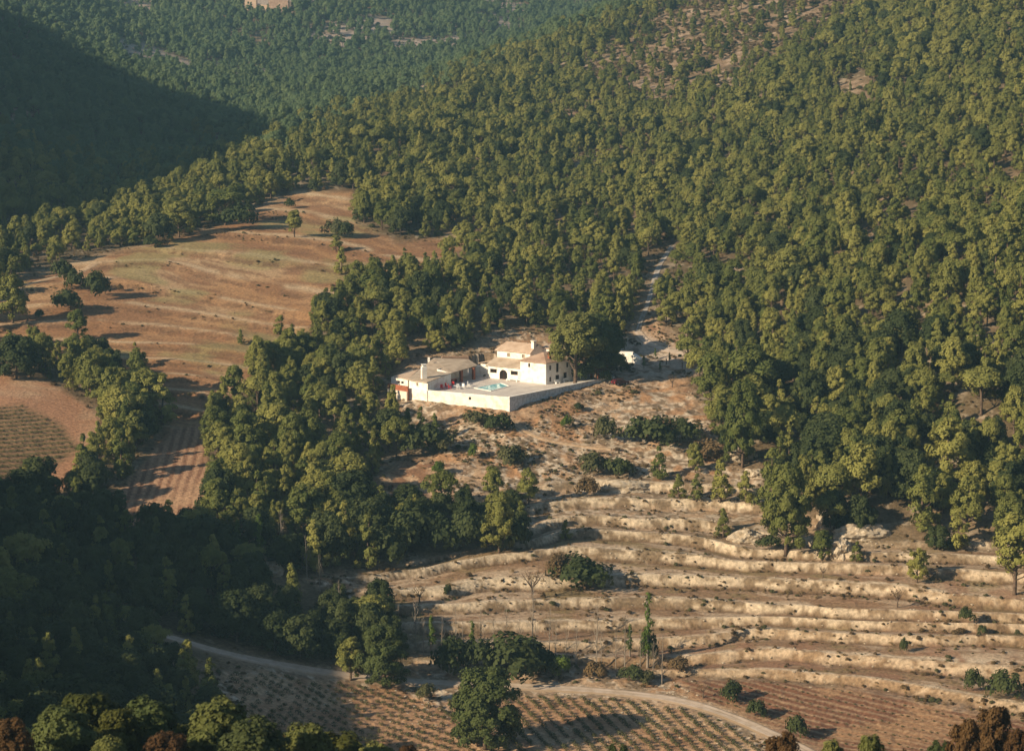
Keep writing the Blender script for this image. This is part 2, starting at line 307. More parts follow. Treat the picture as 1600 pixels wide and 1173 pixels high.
M = dict(
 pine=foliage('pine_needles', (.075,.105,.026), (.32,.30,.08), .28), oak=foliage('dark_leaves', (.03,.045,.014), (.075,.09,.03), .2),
 olive=foliage('olive_leaves', (.07,.075,.03), (.13,.125,.055), .2), mid=foliage('mid_needles', (.07,.09,.024), (.19,.19,.055), .25), far=foliage('haze_tinted_needles', (.085,.14,.065), (.19,.24,.10), .3), deep=foliage('deep_needles', (.045,.065,.018), (.11,.13,.04), .2), dry=foliage('dry_scrub', (.085,.055,.026), (.17,.115,.055), .15), glow=foliage('yellow_green_leaves', (.05,.06,.012), (.09,.092,.018), .3), fresh=foliage('fresh_leaves', (.07,.12,.018), (.14,.19,.04), .35),
 autumn=foliage('russet_leaves', (.08,.042,.018), (.13,.075,.028), .3), grass=foliage('grass_blades', (.17,.12,.055), (.28,.2,.1), .2),
 bark=mat('bark', (.15,.10,.07), .9, ((.07,.05,.035), 3, .4, .6), .03), pale_bark=mat('pale_bark', (.24,.2,.16), .9),
 wall=mat('white_render', (.88,.84,.77), .9, ((.68,.60,.50), .8, .44, .7), .01, 3), creamwall=mat('cream_render', (.76,.68,.56), .9, ((.62,.5,.38), .4, .45, .75)),
 stone=mat('grey_rubble', (.70,.70,.68), .95, ((.46,.46,.43), 1.6, .42, .66), .06, 3), brick=mat('red_brick', (.36,.12,.06), .9, ((.26,.09,.05), 2, .4, .6)),
 coping=mat('brick_coping', (.42,.17,.09), .9), dark=mat('dark_glass', (.02,.016,.014), .25), wood=mat('brown_wood', (.13,.05,.03), .6), grille=mat('shutter_wood', (.30,.24,.17), .7),
 paving=mat('pale_paving', (.62,.56,.50), .9, ((.5,.44,.4), .6, .4, .7)), water=mat('pool_water', (.16,.52,.60), .06, ((.26,.64,.70), .5, .35, .65), .02, 2, .5), pooltile=mat('pool_tile', (.25,.6,.66), .4),
 red=mat('red_plastic', (.55,.03,.035), .4), whitep=mat('white_plastic', (.8,.79,.76), .4), carp=mat("maroon_paint", (.06,.014,.02), .3, spec=.5), glassd=mat('car_glass', (.03,.035,.045), .1, spec=.6),
 tyre=mat('tyre_rubber', (.02,.02,.02), .9), metal=mat('grey_metal', (.4,.4,.4), .5), lamp_glass=mat('lamp_glass', (.5,.15,.1), .2),
 roadm=mat('gravel_road', (.56,.45,.36), .95, ((.42,.32,.23), .7, .4, .7), .03, 6), trackm=mat('stony_track', (.46,.42,.38), .95, ((.25,.21,.17), .9, .4, .62), .1, 3),
 pathm=mat('dirt_path', (.48,.34,.22), .95, ((.36,.24,.14), 1.2, .4, .6), .03, 5), post=mat('post_wood', (.12,.085,.06), .8), rocks=mat('pale_rock', (.50,.42,.32), .95, ((.32,.25,.17), 1.3, .4, .65), .08, 4),
 ruin=mat('ruin_stone', (.62,.45,.33), .95, ((.45,.32,.23), .3, .4, .65)))
def tile_mat(name, c1, c2):
    m = mat(name, c1, .9, (c2, .55, .35, .68)); n = m.node_tree.nodes; l = m.node_tree.links; tc = n.new('ShaderNodeTexCoord'); mp = n.new('ShaderNodeMapping'); mp.inputs['Rotation'].default_value[2] = R(-44)
    wv = n.new('ShaderNodeTexWave'); wv.inputs['Scale'].default_value = 1.2; wv.inputs['Distortion'].default_value = 1.0; l.new(tc.outputs['Object'], mp.inputs['Vector']); l.new(mp.outputs[0], wv.inputs['Vector'])
    bp = n.new('ShaderNodeBump'); bp.inputs['Distance'].default_value = .06; l.new(wv.outputs['Fac'], bp.inputs['Height']); l.new(bp.outputs[0], n['Principled BSDF'].inputs['Normal']); return m
M['tile'] = tile_mat('roof_tiles', (.54,.44,.34), (.38,.29,.21)); M['tile_red'] = tile_mat('red_roof_tiles', (.48,.34,.25), (.34,.22,.16)); M['tile_pale'] = tile_mat('pale_roof_tiles', (.58,.44,.33), (.44,.31,.22))

# ------------------------------------------------------------------ ground sheet
def mixc(a, b, t): return a*(1-t[..., None])+np.asarray(b)*t[..., None]
def sm(x, a, b): t = np.clip((x-a)/(b-a), 0, 1); return t*t*(3-2*t)
def ground():
    th = np.concatenate([np.linspace(-180, -30, 50)[:-1], np.linspace(-30, -16, 90)[:-1], np.linspace(-16, 16, 860), np.linspace(16, 30, 90)[1:], np.linspace(30, 180, 50)[1:-1]])
    rr = np.concatenate([np.linspace(1, 40, 14)[:-1], np.arange(40, 310, 3.), np.arange(310, 560, .5), np.arange(560, 1250, 1.8), np.arange(1250, 2600, 12.)])
    T, RR = np.meshgrid(np.radians(th), rr); x = RR*np.sin(T); y = RR*np.cos(T); z, f = land(x, y); nr, nth = x.shape
    n1 = fbm(x, y, 12, 4, 50); n2 = fbm(x, y, 2.5, 3, 51); n3 = fbm(x, y, 1.1, 2, 52); n4 = fbm(x, y, 45, 3, 53); nd = fbm(x*1.0, y*.5, 4, 3, 58)
    one = np.ones(x.shape)
    col = np.zeros(x.shape+(3,))+np.array((.13, .095, .055)); col = mixc(col, (.26, .18, .11), sm(n1, .45, .7)*.8); col = mixc(col, (.36, .29, .21), sm(n2*.6+n4*.4, .56, .66)*.7)
    # bare rocky patches on the upper hillside
    u, v = f['u'], f['v']; wn = (n1-.5)*70; bare = np.zeros(x.shape); k = f['inv'] & (v < 440) & (v > -60)
    for pl, s in ((SPARSE, 60), (BARE, 30), (BARE2, 14), (BARE3, 20)): bare[k] = np.maximum(bare[k], pmask(u[k]+wn[k], v[k]+wn[k]*.3, pl, s))
    col = mixc(col, (.27, .18, .115), bare*sm(n2, .38, .6)*.8); col = mixc(col, (.42, .33, .25), bare*sm(n2*.5+n1*.5, .56, .68)*.6)
    fh = sm(y, 950, 1150)*((u < 760) | (y > 1300))*(u < 1000); col = mixc(col, (.40, .32, .27), fh*sm(fbm(x, y*.6, 55, 4, 55), .54, .66)*.9)
    # open slope below the house
    dry = mixc(np.zeros(x.shape+(3,))+np.array((.36, .205, .11)), (.44, .30, .19), sm(n1, .35, .65)); dry = mixc(dry, (.20, .10, .055), sm(n2*.55+n1*.45, .48, .62)*.85)
    rocky = sm(fbm(x, y, 38, 3, 60)+(700-np.clip(v, 560, 900))*-.0006, .42, .58)
    rockc = mixc(np.zeros(x.shape+(3,))+np.array((.56, .46, .35)), (.17, .115, .07), sm(n2*.5+n3*.5, .46, .58)*.9)
    dry = mixc(dry, rockc, rocky*sm(n2, .36, .56)); col = mixc(col, dry, f['op'])
    # terraces: pale treads, rough white faces with scrub at their foot
    t = f['t']; fr = t-np.floor(t); lev = np.floor(t)
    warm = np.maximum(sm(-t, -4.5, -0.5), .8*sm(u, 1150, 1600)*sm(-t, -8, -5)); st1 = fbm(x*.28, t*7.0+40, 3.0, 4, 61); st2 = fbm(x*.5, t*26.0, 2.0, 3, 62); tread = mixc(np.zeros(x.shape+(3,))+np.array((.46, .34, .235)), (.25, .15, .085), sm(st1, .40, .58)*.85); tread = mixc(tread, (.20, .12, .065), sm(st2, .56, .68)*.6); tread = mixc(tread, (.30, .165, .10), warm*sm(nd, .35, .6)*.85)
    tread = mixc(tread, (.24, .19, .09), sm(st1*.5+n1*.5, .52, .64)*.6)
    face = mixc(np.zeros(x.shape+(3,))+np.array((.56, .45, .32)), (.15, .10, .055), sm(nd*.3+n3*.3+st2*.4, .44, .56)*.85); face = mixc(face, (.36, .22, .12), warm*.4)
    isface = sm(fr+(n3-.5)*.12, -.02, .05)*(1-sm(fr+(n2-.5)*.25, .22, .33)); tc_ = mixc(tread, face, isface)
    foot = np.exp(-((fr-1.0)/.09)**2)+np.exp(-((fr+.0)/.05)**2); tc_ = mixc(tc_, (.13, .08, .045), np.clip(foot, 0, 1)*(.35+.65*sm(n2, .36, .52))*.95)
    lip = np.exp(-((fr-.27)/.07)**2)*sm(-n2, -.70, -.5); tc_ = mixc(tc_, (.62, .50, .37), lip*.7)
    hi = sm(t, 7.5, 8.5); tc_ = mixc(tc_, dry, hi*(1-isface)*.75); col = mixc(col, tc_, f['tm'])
    # big dry-grass field with low banks
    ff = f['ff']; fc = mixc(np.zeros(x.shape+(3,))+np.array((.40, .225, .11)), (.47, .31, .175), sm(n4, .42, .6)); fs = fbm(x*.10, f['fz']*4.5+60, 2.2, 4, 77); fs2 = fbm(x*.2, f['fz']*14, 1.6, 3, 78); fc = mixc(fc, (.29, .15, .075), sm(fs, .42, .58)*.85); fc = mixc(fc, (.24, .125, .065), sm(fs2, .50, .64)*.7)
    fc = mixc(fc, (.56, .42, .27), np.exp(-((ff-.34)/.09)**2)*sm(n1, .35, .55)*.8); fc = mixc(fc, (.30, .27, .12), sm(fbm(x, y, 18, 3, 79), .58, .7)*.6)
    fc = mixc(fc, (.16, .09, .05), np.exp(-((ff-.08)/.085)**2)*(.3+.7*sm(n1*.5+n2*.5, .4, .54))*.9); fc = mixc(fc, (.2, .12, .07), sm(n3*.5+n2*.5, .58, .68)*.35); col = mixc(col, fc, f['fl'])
    # ploughed plot
    a = np.array(hit(225, 730)); b = np.array(hit(200, 810)); dr = (b-a)/np.linalg.norm(b-a); q = (x-a[0])*-dr[1]+(y-a[1])*dr[0]; st = .5+.5*np.sin(2*np.pi*q/2.0+(n1-.5)*3)
    pc = mixc(np.zeros(x.shape+(3,))+np.array((.40, .24, .15)), (.24, .13, .08), sm(st, .35, .75)); pc = mixc(pc, (.48, .31, .19), sm(n1, .5, .7)*.5); col = mixc(col, pc, f['pl'])
    # vineyards
    vc = mixc(np.zeros(x.shape+(3,))+np.array((.40, .24, .14)), (.50, .34, .21), sm(n1, .4, .65)); vc = mixc(vc, (.30, .15, .08), sm(n2, .55, .7)*.5); col = mixc(col, vc, f['vl'])
    a = np.array(hit(1250, 1080)); b = np.array(hit(1560, 1150)); dr = (b-a)/np.linalg.norm(b-a); q = (x-a[0])*-dr[1]+(y-a[1])*dr[0]; st = .5+.5*np.sin(2*np.pi*q/1.9+(n1-.5)*2)
    rc = mixc(np.zeros(x.shape+(3,))+np.array((.18, .085, .05)), (.33, .22, .135), sm(st*.6+n3*.4, .5, .7)*.8); rc = mixc(rc, (.36, .22, .12), sm(n1, .5, .66)*.6); col = mixc(col, rc, f['rv'])
    lc = mixc(np.zeros(x.shape+(3,))+np.array((.40, .215, .125)), (.46, .30, .19), sm(n1, .4, .65))
    a = np.array(hit(10, 700)); b = np.array(hit(130, 690)); dr = (b-a)/np.linalg.norm(b-a); q = (x-a[0])*-dr[1]+(y-a[1])*dr[0]; st = .5+.5*np.sin(2*np.pi*q/2.2+(n1-.5)*2)
    gm = sm(pmask(u+wn*.3, v, [(-40,640),(30,632),(90,662),(125,700),(60,742),(-40,770)], 30), .2, .8); lc = mixc(lc, (.10, .095, .04), gm*(.42+.55*sm(st, .3, .7))*.85); col = mixc(col, lc, f['lv'])
    # worn verges
    vg = np.exp(-(f['rd']/2.2)**2)*f['inv']*.7; col = mixc(col, (.44, .33, .23), vg)
    dc = pmask(u, v, [(960,532),(1000,520),(1060,545),(1140,566),(1120,578),(1060,588),(1000,592),(960,600),(930,600)], 12)*(y > 500)*(y < 600); col = mixc(col, (.47, .38, .30), dc*sm(-n2, -.68, -.4))
    me = bpy.data.meshes.new('ground'); nv = nr*nth; me.vertices.add(nv); me.vertices.foreach_set('co', np.stack([x, y, z], -1).astype(np.float32).ravel())
    j = np.arange(nth); jn = (j+1) % nth; i = np.arange(nr-1)[:, None]*nth; q = np.stack([i+j, i+jn, i+nth+jn, i+nth+j], -1).reshape(-1, 4)[:, ::-1]
    nf = len(q); me.loops.add(nf*4); me.loops.foreach_set('vertex_index', q.astype(np.int32).ravel()); me.polygons.add(nf); me.polygons.foreach_set('loop_start', np.arange(nf, dtype=np.int32)*4)
    me.update(); me.validate(); me.polygons.foreach_set('use_smooth', np.ones(nf, bool))
    at_ = me.color_attributes.new('earth', 'FLOAT_COLOR', 'POINT'); at_.data.foreach_set('color', np.concatenate([col, np.ones(x.shape+(1,))], -1).astype(np.float32).ravel())
    o = bpy.data.objects.new('ground', me); C.objects.link(o); tag(o, 'hillside ground of dry grass, pale rock and terraced fields', kind='structure')
    m = bpy.data.materials.new('earth'); m.use_nodes = True; n = m.node_tree.nodes; l = m.node_tree.links; b = n['Principled BSDF']; b.inputs['Roughness'].default_value = .95; b.inputs['Specular IOR Level'].default_value = .1
    a = n.new('ShaderNodeAttribute'); a.attribute_name = 'earth'; tc = n.new('ShaderNodeTexCoord'); nz = n.new('ShaderNodeTexNoise'); nz.inputs['Scale'].default_value = 1.4; nz.inputs['Detail'].default_value = 8; nz.inputs['Roughness'].default_value = .65
    l.new(tc.outputs['Object'], nz.inputs['Vector']); mr = n.new('ShaderNodeMapRange'); mr.inputs['From Min'].default_value = .35; mr.inputs['From Max'].default_value = .65; mr.inputs['To Min'].default_value = .62; mr.inputs['To Max'].default_value = 1.25
    l.new(nz.outputs['Fac'], mr.inputs['Value']); mx = n.new('ShaderNodeVectorMath'); mx.operation = 'SCALE'; l.new(a.outputs['Color'], mx.inputs[0]); l.new(mr.outputs[0], mx.inputs['Scale']); l.new(mx.outputs[0], b.inputs['Base Color'])
    bp = n.new('ShaderNodeBump'); bp.inputs['Distance'].default_value = .22; l.new(nz.outputs['Fac'], bp.inputs['Height']); l.new(bp.outputs[0], b.inputs['Normal']); me.materials.append(m)
    return o
ground()
def strip(name, key, width, m, label, lift=.07, edge=.25):
    p = roads[key]; q = [p[0]]
    for a, b in zip(p[:-1], p[1:]):
        n = max(1, int(math.hypot(b[0]-a[0], b[1]-a[1])/1.0)); q += [(a[0]+(b[0]-a[0])*k/n, a[1]+(b[1]-a[1])*k/n) for k in range(1, n+1)]
    q = np.array(q); tg = np.gradient(q, axis=0); tg /= np.linalg.norm(tg, axis=1)[:, None]; nn = np.stack([-tg[:, 1], tg[:, 0]], 1); rows = []; K = 9
    wob = (fbm(q[:, 0], q[:, 1], 5, 3, 90)-.5)*2*edge; wob2 = (fbm(q[:, 0], q[:, 1], 5, 3, 95)-.5)*2*edge
    for k in range(K):
        s = -1+2*k/(K-1); off = s*(width/2+(wob if s > 0 else wob2)); rows.append(q+nn*off[:, None])
    X = np.array(rows)[..., 0]; Y = np.array(rows)[..., 1]; Z = land(X, Y)[0]+lift; Z[0] -= lift*2; Z[-1] -= lift*2
    if key in ('road',): Z[1:-1] = np.maximum(Z[1:-1], Z[4][None])
    n = len(q); mb = MB(); mb.v = [(X[k, i], Y[k, i], Z[k, i]) for k in range(K) for i in range(n)]; mb.f = [(k*n+i, (k+1)*n+i, (k+1)*n+i+1, k*n+i+1) for k in range(K-1) for i in range(n-1)]
    o = mb.build(name, m, smooth=True); rut = np.repeat(np.array([0, .15, .75, 1, .35, 1, .75, .15, 0]), n)*(.6+.8*np.tile(fbm(q[:, 0], q[:, 1], 6, 3, 97), K)); o.data.attributes.new('rut', 'FLOAT', 'POINT').data.foreach_set('value', rut.astype(np.float32))
    return tag(o, label, kind='structure')
for nm_ in ('roadm', 'trackm'):
    n_ = M[nm_].node_tree.nodes; l_ = M[nm_].node_tree.links; b_ = n_['Principled BSDF']; src = b_.inputs['Base Color'].links[0].from_socket; at_ = n_.new('ShaderNodeAttribute'); at_.attribute_name = 'rut'; nz_ = n_.new('ShaderNodeTexNoise'); nz_.inputs['Scale'].default_value = 1.1; nz_.inputs['Detail'].default_value = 6
    ad_ = n_.new('ShaderNodeMath'); ad_.operation = 'MULTIPLY_ADD'; ad_.inputs[1].default_value = 1.6; l_.new(nz_.outputs['Fac'], ad_.inputs[0]); mr_ = n_.new('ShaderNodeMapRange'); mr_.inputs['From Min'].default_value = .85; mr_.inputs['From Max'].default_value = 1.45; l_.new(at_.outputs['Fac'], ad_.inputs[2]); l_.new(ad_.outputs[0], mr_.inputs['Value'])
    mx_ = n_.new('ShaderNodeMix'); mx_.data_type = 'RGBA'; mx_.inputs['A'].default_value = (.26, .18, .11, 1); l_.new(mr_.outputs[0], mx_.inputs['Factor']); l_.new(src, mx_.inputs['B']); l_.new(mx_.outputs['Result'], b_.inputs['Base Color'])
strip('valley_road', 'road', 3.4, M['roadm'], 'pale gravel road winding along the valley floor', .12)
strip('driveway', 'drive', 3.0, M['roadm'], 'pale gravel driveway beside the white tank', .1)
strip('stony_track', 'track', 2.0, M['trackm'], 'grey stony track climbing through the pines', .12, .5)
strip('footpath', 'path', 1.3, M['pathm'], 'narrow dirt footpath below the terrace corner', .1)
strip('field_path', 'edge', 2.4, M['pathm'], 'pale path along the left end of the field', .1)

# ------------------------------------------------------------------ vegetation: shapes
def leafmesh(name, clumps, nper, leaf, mats, seed, flat=.95, trunk=None, shell=(.6, 1.22)):
    """a crown: many small leaf faces laid round the clumps; clumps = [(x,y,z,r)]"""
    g = np.random.default_rng(seed); V = []; T = []; ca_ = np.array(clumps, float)[:, :3]; cen_ = (ca_.max(0)+ca_.min(0))/2*np.array((1, 1, .85)); ext_ = np.maximum((ca_.max(0)-ca_.min(0))/2, .3)
    for (cx, cy, cz, r) in clumps:
        n = max(8, int(nper*(r/1.0)**1.6)); d = g.normal(size=(n, 3)); d /= np.linalg.norm(d, axis=1)[:, None]; d[:, 2] = np.where(d[:, 2] < -.45, -d[:, 2], d[:, 2])
        p = np.array((cx, cy, cz))+d*r*g.uniform(*shell, (n, 1))*np.array((1, 1, flat)); cd = (p-cen_)/ext_; cd /= np.linalg.norm(cd, axis=1)[:, None]+1e-6; nn = d*.6+cd*.75*np.array((1, 1, 1.1))+g.normal(size=(n, 3))*.38; nn /= np.linalg.norm(nn, axis=1)[:, None]
        a = np.cross(nn, g.normal(size=(n, 3))); a /= np.linalg.norm(a, axis=1)[:, None]; b = np.cross(nn, a); s = leaf*g.uniform(.6, 1.35, (n, 1))
        V.append(np.stack([p-a*s-b*s*.35, p+a*s*.9-b*s*.7, p+a*s*.7+b*s*.75, p-a*s*.6+b*s*.6], 1)); T.append(np.repeat(np.clip(g.normal(.5, .15)+g.normal(size=n)*.14, 0, 1), 4))
    V = np.concatenate(V).reshape(-1, 3); T = np.concatenate(T); nf = len(V)//4; tv = np.array(trunk.v, float) if trunk else np.zeros((0, 3)); faces = np.arange(nf*4).reshape(-1, 4).tolist()
    me = bpy.data.meshes.new(name); tf = [tuple(i+len(V) for i in f) for f in trunk.f] if trunk else []
    me.from_pydata(np.concatenate([V, tv]).tolist(), [], faces+tf)
    for m in mats: me.materials.append(m)
    if tf: me.polygons.foreach_set('material_index', [0]*nf+[1]*len(tf))
    a = me.attributes.new('tint', 'FLOAT', 'POINT'); a.data.foreach_set('value', np.concatenate([T, np.zeros(len(tv))]).astype(np.float32)); me.update(); return me
def crown_clumps(kind, H, W, seed):
    g = np.random.default_rng(seed); out = []
    if kind == 'round':          # irregular rounded pine
        n = 58; z0 = .15*H
        for i in range(n):
            h = g.uniform(0, 1)**.8; z = z0+(H*.93-z0)*h; prof = W/2*math.sqrt(max(.06, 1-((h-.33)/.70)**2)); a = g.uniform(0, 6.283); q = g.uniform(.35, .95)**.6*prof
            out.append((q*math.cos(a), q*math.sin(a), z+g.normal()*.15, W*.112*g.uniform(.65, 1.35)))
        out += [(0, 0, H*.4, W*.2), (0, 0, H*.55, W*.22), (0, 0, H*.78, W*.17), (g.normal()*.2, g.normal()*.2, H*.93, W*.12)]
    elif kind == 'full':         # big dense pine, leafy almost to the ground
        for i in range(95):
            h = g.uniform(0, 1)**.85; z = H*(.10+.84*h); prof = W/2*math.sqrt(max(.04, 1-((h-.28)/.76)**2)); a = g.uniform(0, 6.283); q = g.uniform(.4, 1)**.6*prof*g.uniform(.8, 1.08); out.append((q*math.cos(a), q*math.sin(a), z, W*.085*g.uniform(.7, 1.35)))
        out += [(0, 0, H*k, W*.2) for k in (.3, .45, .6, .72)]
        if seed == 156 or seed >= 400: out = [(x*.92, y*.92, z0_*.64+H*.36, r) for x, y, z0_, r in out]
    elif kind == 'flat':         # umbrella top on long limbs
        for i in range(22):
            a = g.uniform(0, 6.283); q = W/2*g.uniform(.05, .95)**.6; out.append((q*math.cos(a), q*math.sin(a), H*(.86-.22*(q/(W/2))**2)+g.normal()*.35, W*.14*g.uniform(.7, 1.25)))
        for i in range(6):
            a = g.uniform(0, 6.283); q = W/2*g.uniform(.2, .7); out.append((q*math.cos(a), q*math.sin(a), H*g.uniform(.48, .64), W*.11))
    elif kind == 'cone':         # young conical pine
        for i in range(40):
            h = g.uniform(0, 1)**1.1; z = H*(.08+.86*h); prof = W/2*(1-h)**.75+W*.05; a = g.uniform(0, 6.283); q = prof*g.uniform(.3, .95); out.append((q*math.cos(a), q*math.sin(a), z, W*.135*(1.2-.6*h)*g.uniform(.75, 1.25)))
    elif kind == 'bush':
        for i in range(15):
            a = g.uniform(0, 6.283); q = W/2*g.uniform(0, .85)**.6; out.append((q*math.cos(a), q*math.sin(a), H*(.62-.38*(q/(W/2))**2)*g.uniform(.6, 1.1), W*.17*g.uniform(.7, 1.25)))
    elif kind == 'column':
        for i in range(18):
            h = i/17; a = g.uniform(0, 6.283); q = W*.28*g.uniform(0, 1)*(1-.5*h); out.append((q*math.cos(a), q*math.sin(a), H*(.25+.72*h), W*.24*(1.1-.5*h)*g.uniform(.7, 1.2)))
    return out
def trunk_mb(kind, H, W, clumps, seed, lim=9):
    g = random.Random(seed); mb = MB(); lean = (g.uniform(-.05, .05)*H, g.uniform(-.05, .05)*H); top = H*(.9 if kind != 'flat' else .78); r = .026*H
    pts = [(lean[0]*t*t, lean[1]*t*t, -.6+(top+.6)*t) for t in (0, .12, .3, .5, .75, 1)]; mb.tube(pts, [r*1.25, r, r*.85, r*.65, r*.4, r*.12], 7)
    for c in sorted(clumps, key=lambda c: c[2])[:lim*2:2]:
        zb = max(H*.16, c[2]-W*.28); t = (zb+.6)/(top+.6); b = (lean[0]*t*t, lean[1]*t*t, zb); mb.tube([b, ((b[0]+c[0])*.55, (b[1]+c[1])*.55, zb+(c[2]-zb)*.4), (c[0], c[1], c[2])], [r*.4, r*.28, r*.1], 5, False)
    return mb
PROTO = {}
def proto(key, kind, H, W, nper, leaf, fol, seed, bark='bark', lim=9, **kw):
    cl = crown_clumps(kind, H, W, seed); tr = trunk_mb(kind, H, W, cl, seed, lim)
    cm = leafmesh(key+'_crown', cl, nper, leaf, [M[fol]], seed, **kw); tm = bpy.data.meshes.new(key+'_trunk'); tm.from_pydata([tuple(v) for v in tr.v], [], tr.f); tm.materials.append(M[bark]); tm.polygons.foreach_set('use_smooth', [True]*len(tm.polygons))
    PROTO[key] = (cm, tm, H, W)
for i in range(6): proto('round%d' % i, 'round', 8, (4.2, 4.8, 5.4, 4.5, 5.1, 5.8)[i], 250, .145, 'pine', 100+i)
for i in range(2): proto('flat%d' % i, 'flat', 8, 6.4, 210, .16, 'pine', 120+i)
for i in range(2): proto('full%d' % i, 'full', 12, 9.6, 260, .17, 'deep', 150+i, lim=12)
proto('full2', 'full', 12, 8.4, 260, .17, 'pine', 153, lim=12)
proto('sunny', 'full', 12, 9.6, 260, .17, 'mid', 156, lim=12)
for i in range(3): proto('cone%d' % i, 'cone', 8, 4.6, 210, .15, 'pine', 140+i)
for i in range(2): proto('oak%d' % i, 'round', 6, 5.8, 200, .16, 'oak', 160+i)
for i in range(2): proto('poplar%d' % i, 'column', 9, 2.4, 120, .15, 'fresh', 180+i, 'pale_bark')
BUSH = {}
for i in range(3):
    for fol in ('oak', 'olive', 'dry', 'fresh', 'pine'):
        BUSH[fol+str(i)] = leafmesh('bush_'+fol, crown_clumps('bush', 2, 3, 200+i), 260, .11, [M[fol]], 210+i)
def bare_mesh(seed, H=8, leafy=False):
    g = random.Random(seed); mb = MB(); lx = g.uniform(-.3, .3); mb.tube([(0, 0, -.4), (lx*.3, 0, H*.4), (lx, 0, H)], [.10, .07, .02], 5)
    for k in range(22):
        h = g.uniform(.25, .95)*H; a = g.uniform(0, 6.28); ln = (1-h/H)*1.5+.45; x0 = lx*(h/H)**1.5; mb.tube([(x0, 0, h), (x0+math.cos(a)*ln*.45, math.sin(a)*ln*.45, h+ln*.75), (x0+math.cos(a)*ln*.6, math.sin(a)*ln*.6, h+ln*1.5)], [.034, .022, .01], 3, False)
    me = bpy.data.meshes.new('bare_sapling'); me.from_pydata([tuple(v) for v in mb.v], [], mb.f); me.materials.append(M['pale_bark']); return me
BAREM = [bare_mesh(i) for i in range(3)]

def tree(name, key, loc, h, wf, label, group=None, cat='tree', rz=None):
    cm, tm, H, W = PROTO[key]; t = thing(name, label, cat, loc, group, rng.uniform(0, 6.28) if rz is None else rz, (h/H*wf, h/H*wf, h/H))
    for nm, me in (('trunk', tm), ('crown', cm)):
        o = bpy.data.objects.new(nm, me); C.objects.link(o); o.parent = t
    return t
def mono(name, me, loc, sc, label, cat, group=None, rz=None):
    o = bpy.data.objects.new(name, me); C.objects.link(o); o.location = loc; o.scale = sc if isinstance(sc, tuple) else (sc,)*3; o.rotation_euler = (0, 0, rng.uniform(0, 6.28) if rz is None else rz)
    return tag(o, label, cat, group)
def pxm(u, v, hpx, dist=None):
    p = at(u, v); d = proj(p.x, p.y, p.z)[2]; return p, hpx*float(d)/F

# ------------------------------------------------------------------ single trees and bushes the photograph singles out
# ---
TAKEN = []      # (x, y, radius) so that the scattered forest leaves them room
def T(u, v, hpx, key, wf, label, group=None, name='pine_tree'):
    p, h = pxm(u, v, hpx/1.0); TAKEN.append((p.x, p.y, h*.38*wf)); return tree(name, key, p, h, wf, label, group)
def B(u, v, wpx, hpx, fol, label, group=None, name='bush'):
    p, h = pxm(u, v, hpx); wd = h*wpx/hpx; me = BUSH[fol+str(len(TAKEN) % 3)]; TAKEN.append((p.x, p.y, wd*.45)); return mono(name, me, p, (wd/3, wd/3, h/1.75), label, 'bush', group)
gf = 'lone trees in the dry field'
T(460,372,42,'round0',1.15,'lone rounded pine in the upper part of the dry field',gf)
T(122,532,48,'round1',1.2,'lone pine on the lower left field bank, left of a dark round bush',gf)
T(212,572,40,'cone0',.9,'small narrow pine between the dark round bush and the banks of the field',gf)
T(376,536,26,'cone1',.9,'tiny pale pine low on the right side of the dry field',gf)
T(20,506,74,'round2',1.0,'dark tall tree at the left edge beside the bend of the pale path',gf)
T(26,592,66,'oak0',1.2,'dark broad tree at the left edge directly above the small left vineyard',gf,'broadleaf_tree')
T(534,428,44,'cone2',1.1,'bushy pine on the right bank of the field, lower one of three in a line',gf)
T(525,392,26,'round3',1.3,'small pine below the twin grey-green bushes at the field top',gf)
T(566,446,36,'round4',1.0,'pine standing at the corner where the field narrows to the right',gf)
T(632,420,34,'cone0',1.0,'slim pine on the bare strip right of the field',gf)
for i, (u, v, w, h, l) in enumerate([(100,444,42,40,'upper left one of the dark holm oaks clustered at the field edge'),(122,452,38,34,'middle one of the dark holm oaks clustered at the field edge'),
    (150,466,44,42,'rightmost of the dark holm oaks clustered at the field edge'),(104,488,56,42,'lowest and widest of the dark holm oaks clustered at the field edge'),(62,496,16,14,'small dark round shrub beside the bend of the pale path')]):
    B(u, v, w, h, 'oak', l, 'dark holm oaks at the left edge of the field', 'holm_oak')
B(158,560,32,30,'oak','dark round bush alone on the lower banks of the field',None,'holm_oak')
B(453,326,18,18,'oak','dark round shrub at the very top of the dry field')
B(520,370,40,28,'olive','left one of the twin grey-green bushes at the top right of the field'); B(540,372,30,26,'oak','right one of the twin grey-green bushes at the top right of the field')
B(188,452,12,12,'dry','small brown shrub just right of the holm oak cluster'); B(240,388,34,16,'oak','low dark bush along the far left edge of the field'); B(252,386,20,14,'dry','brown low bush on the far edge of the field')
B(372,360,60,44,'oak','broad dark bushes under the large pale pine at the field top'); B(418,548,20,12,'dry','small dry bush in the middle of the field banks')
T(352,352,62,'flat0',1.35,'large pale broad-headed pine on the far edge of the field'); T(280,370,56,'round5',1.25,'large pale pine left of the broad-headed one on the far field edge')
T(250,380,46,'oak1',1.0,'dark tree on the far field edge left of the two large pale pines',None,'broadleaf_tree')
# the house pines
T(899,603,114,'sunny',1.08,'large sunlit pine hiding the right end of the farmhouse','big pines by the farmhouse'); T(931,593,104,'full1',1.12,'large shaded pine right of the sunlit one by the farmhouse','big pines by the farmhouse')  # sun and shade also put into the needles: lighter left, darker right
T(946,583,84,'oak1',.85,'dark green tree beside the parked maroon car','big pines by the farmhouse','broadleaf_tree')
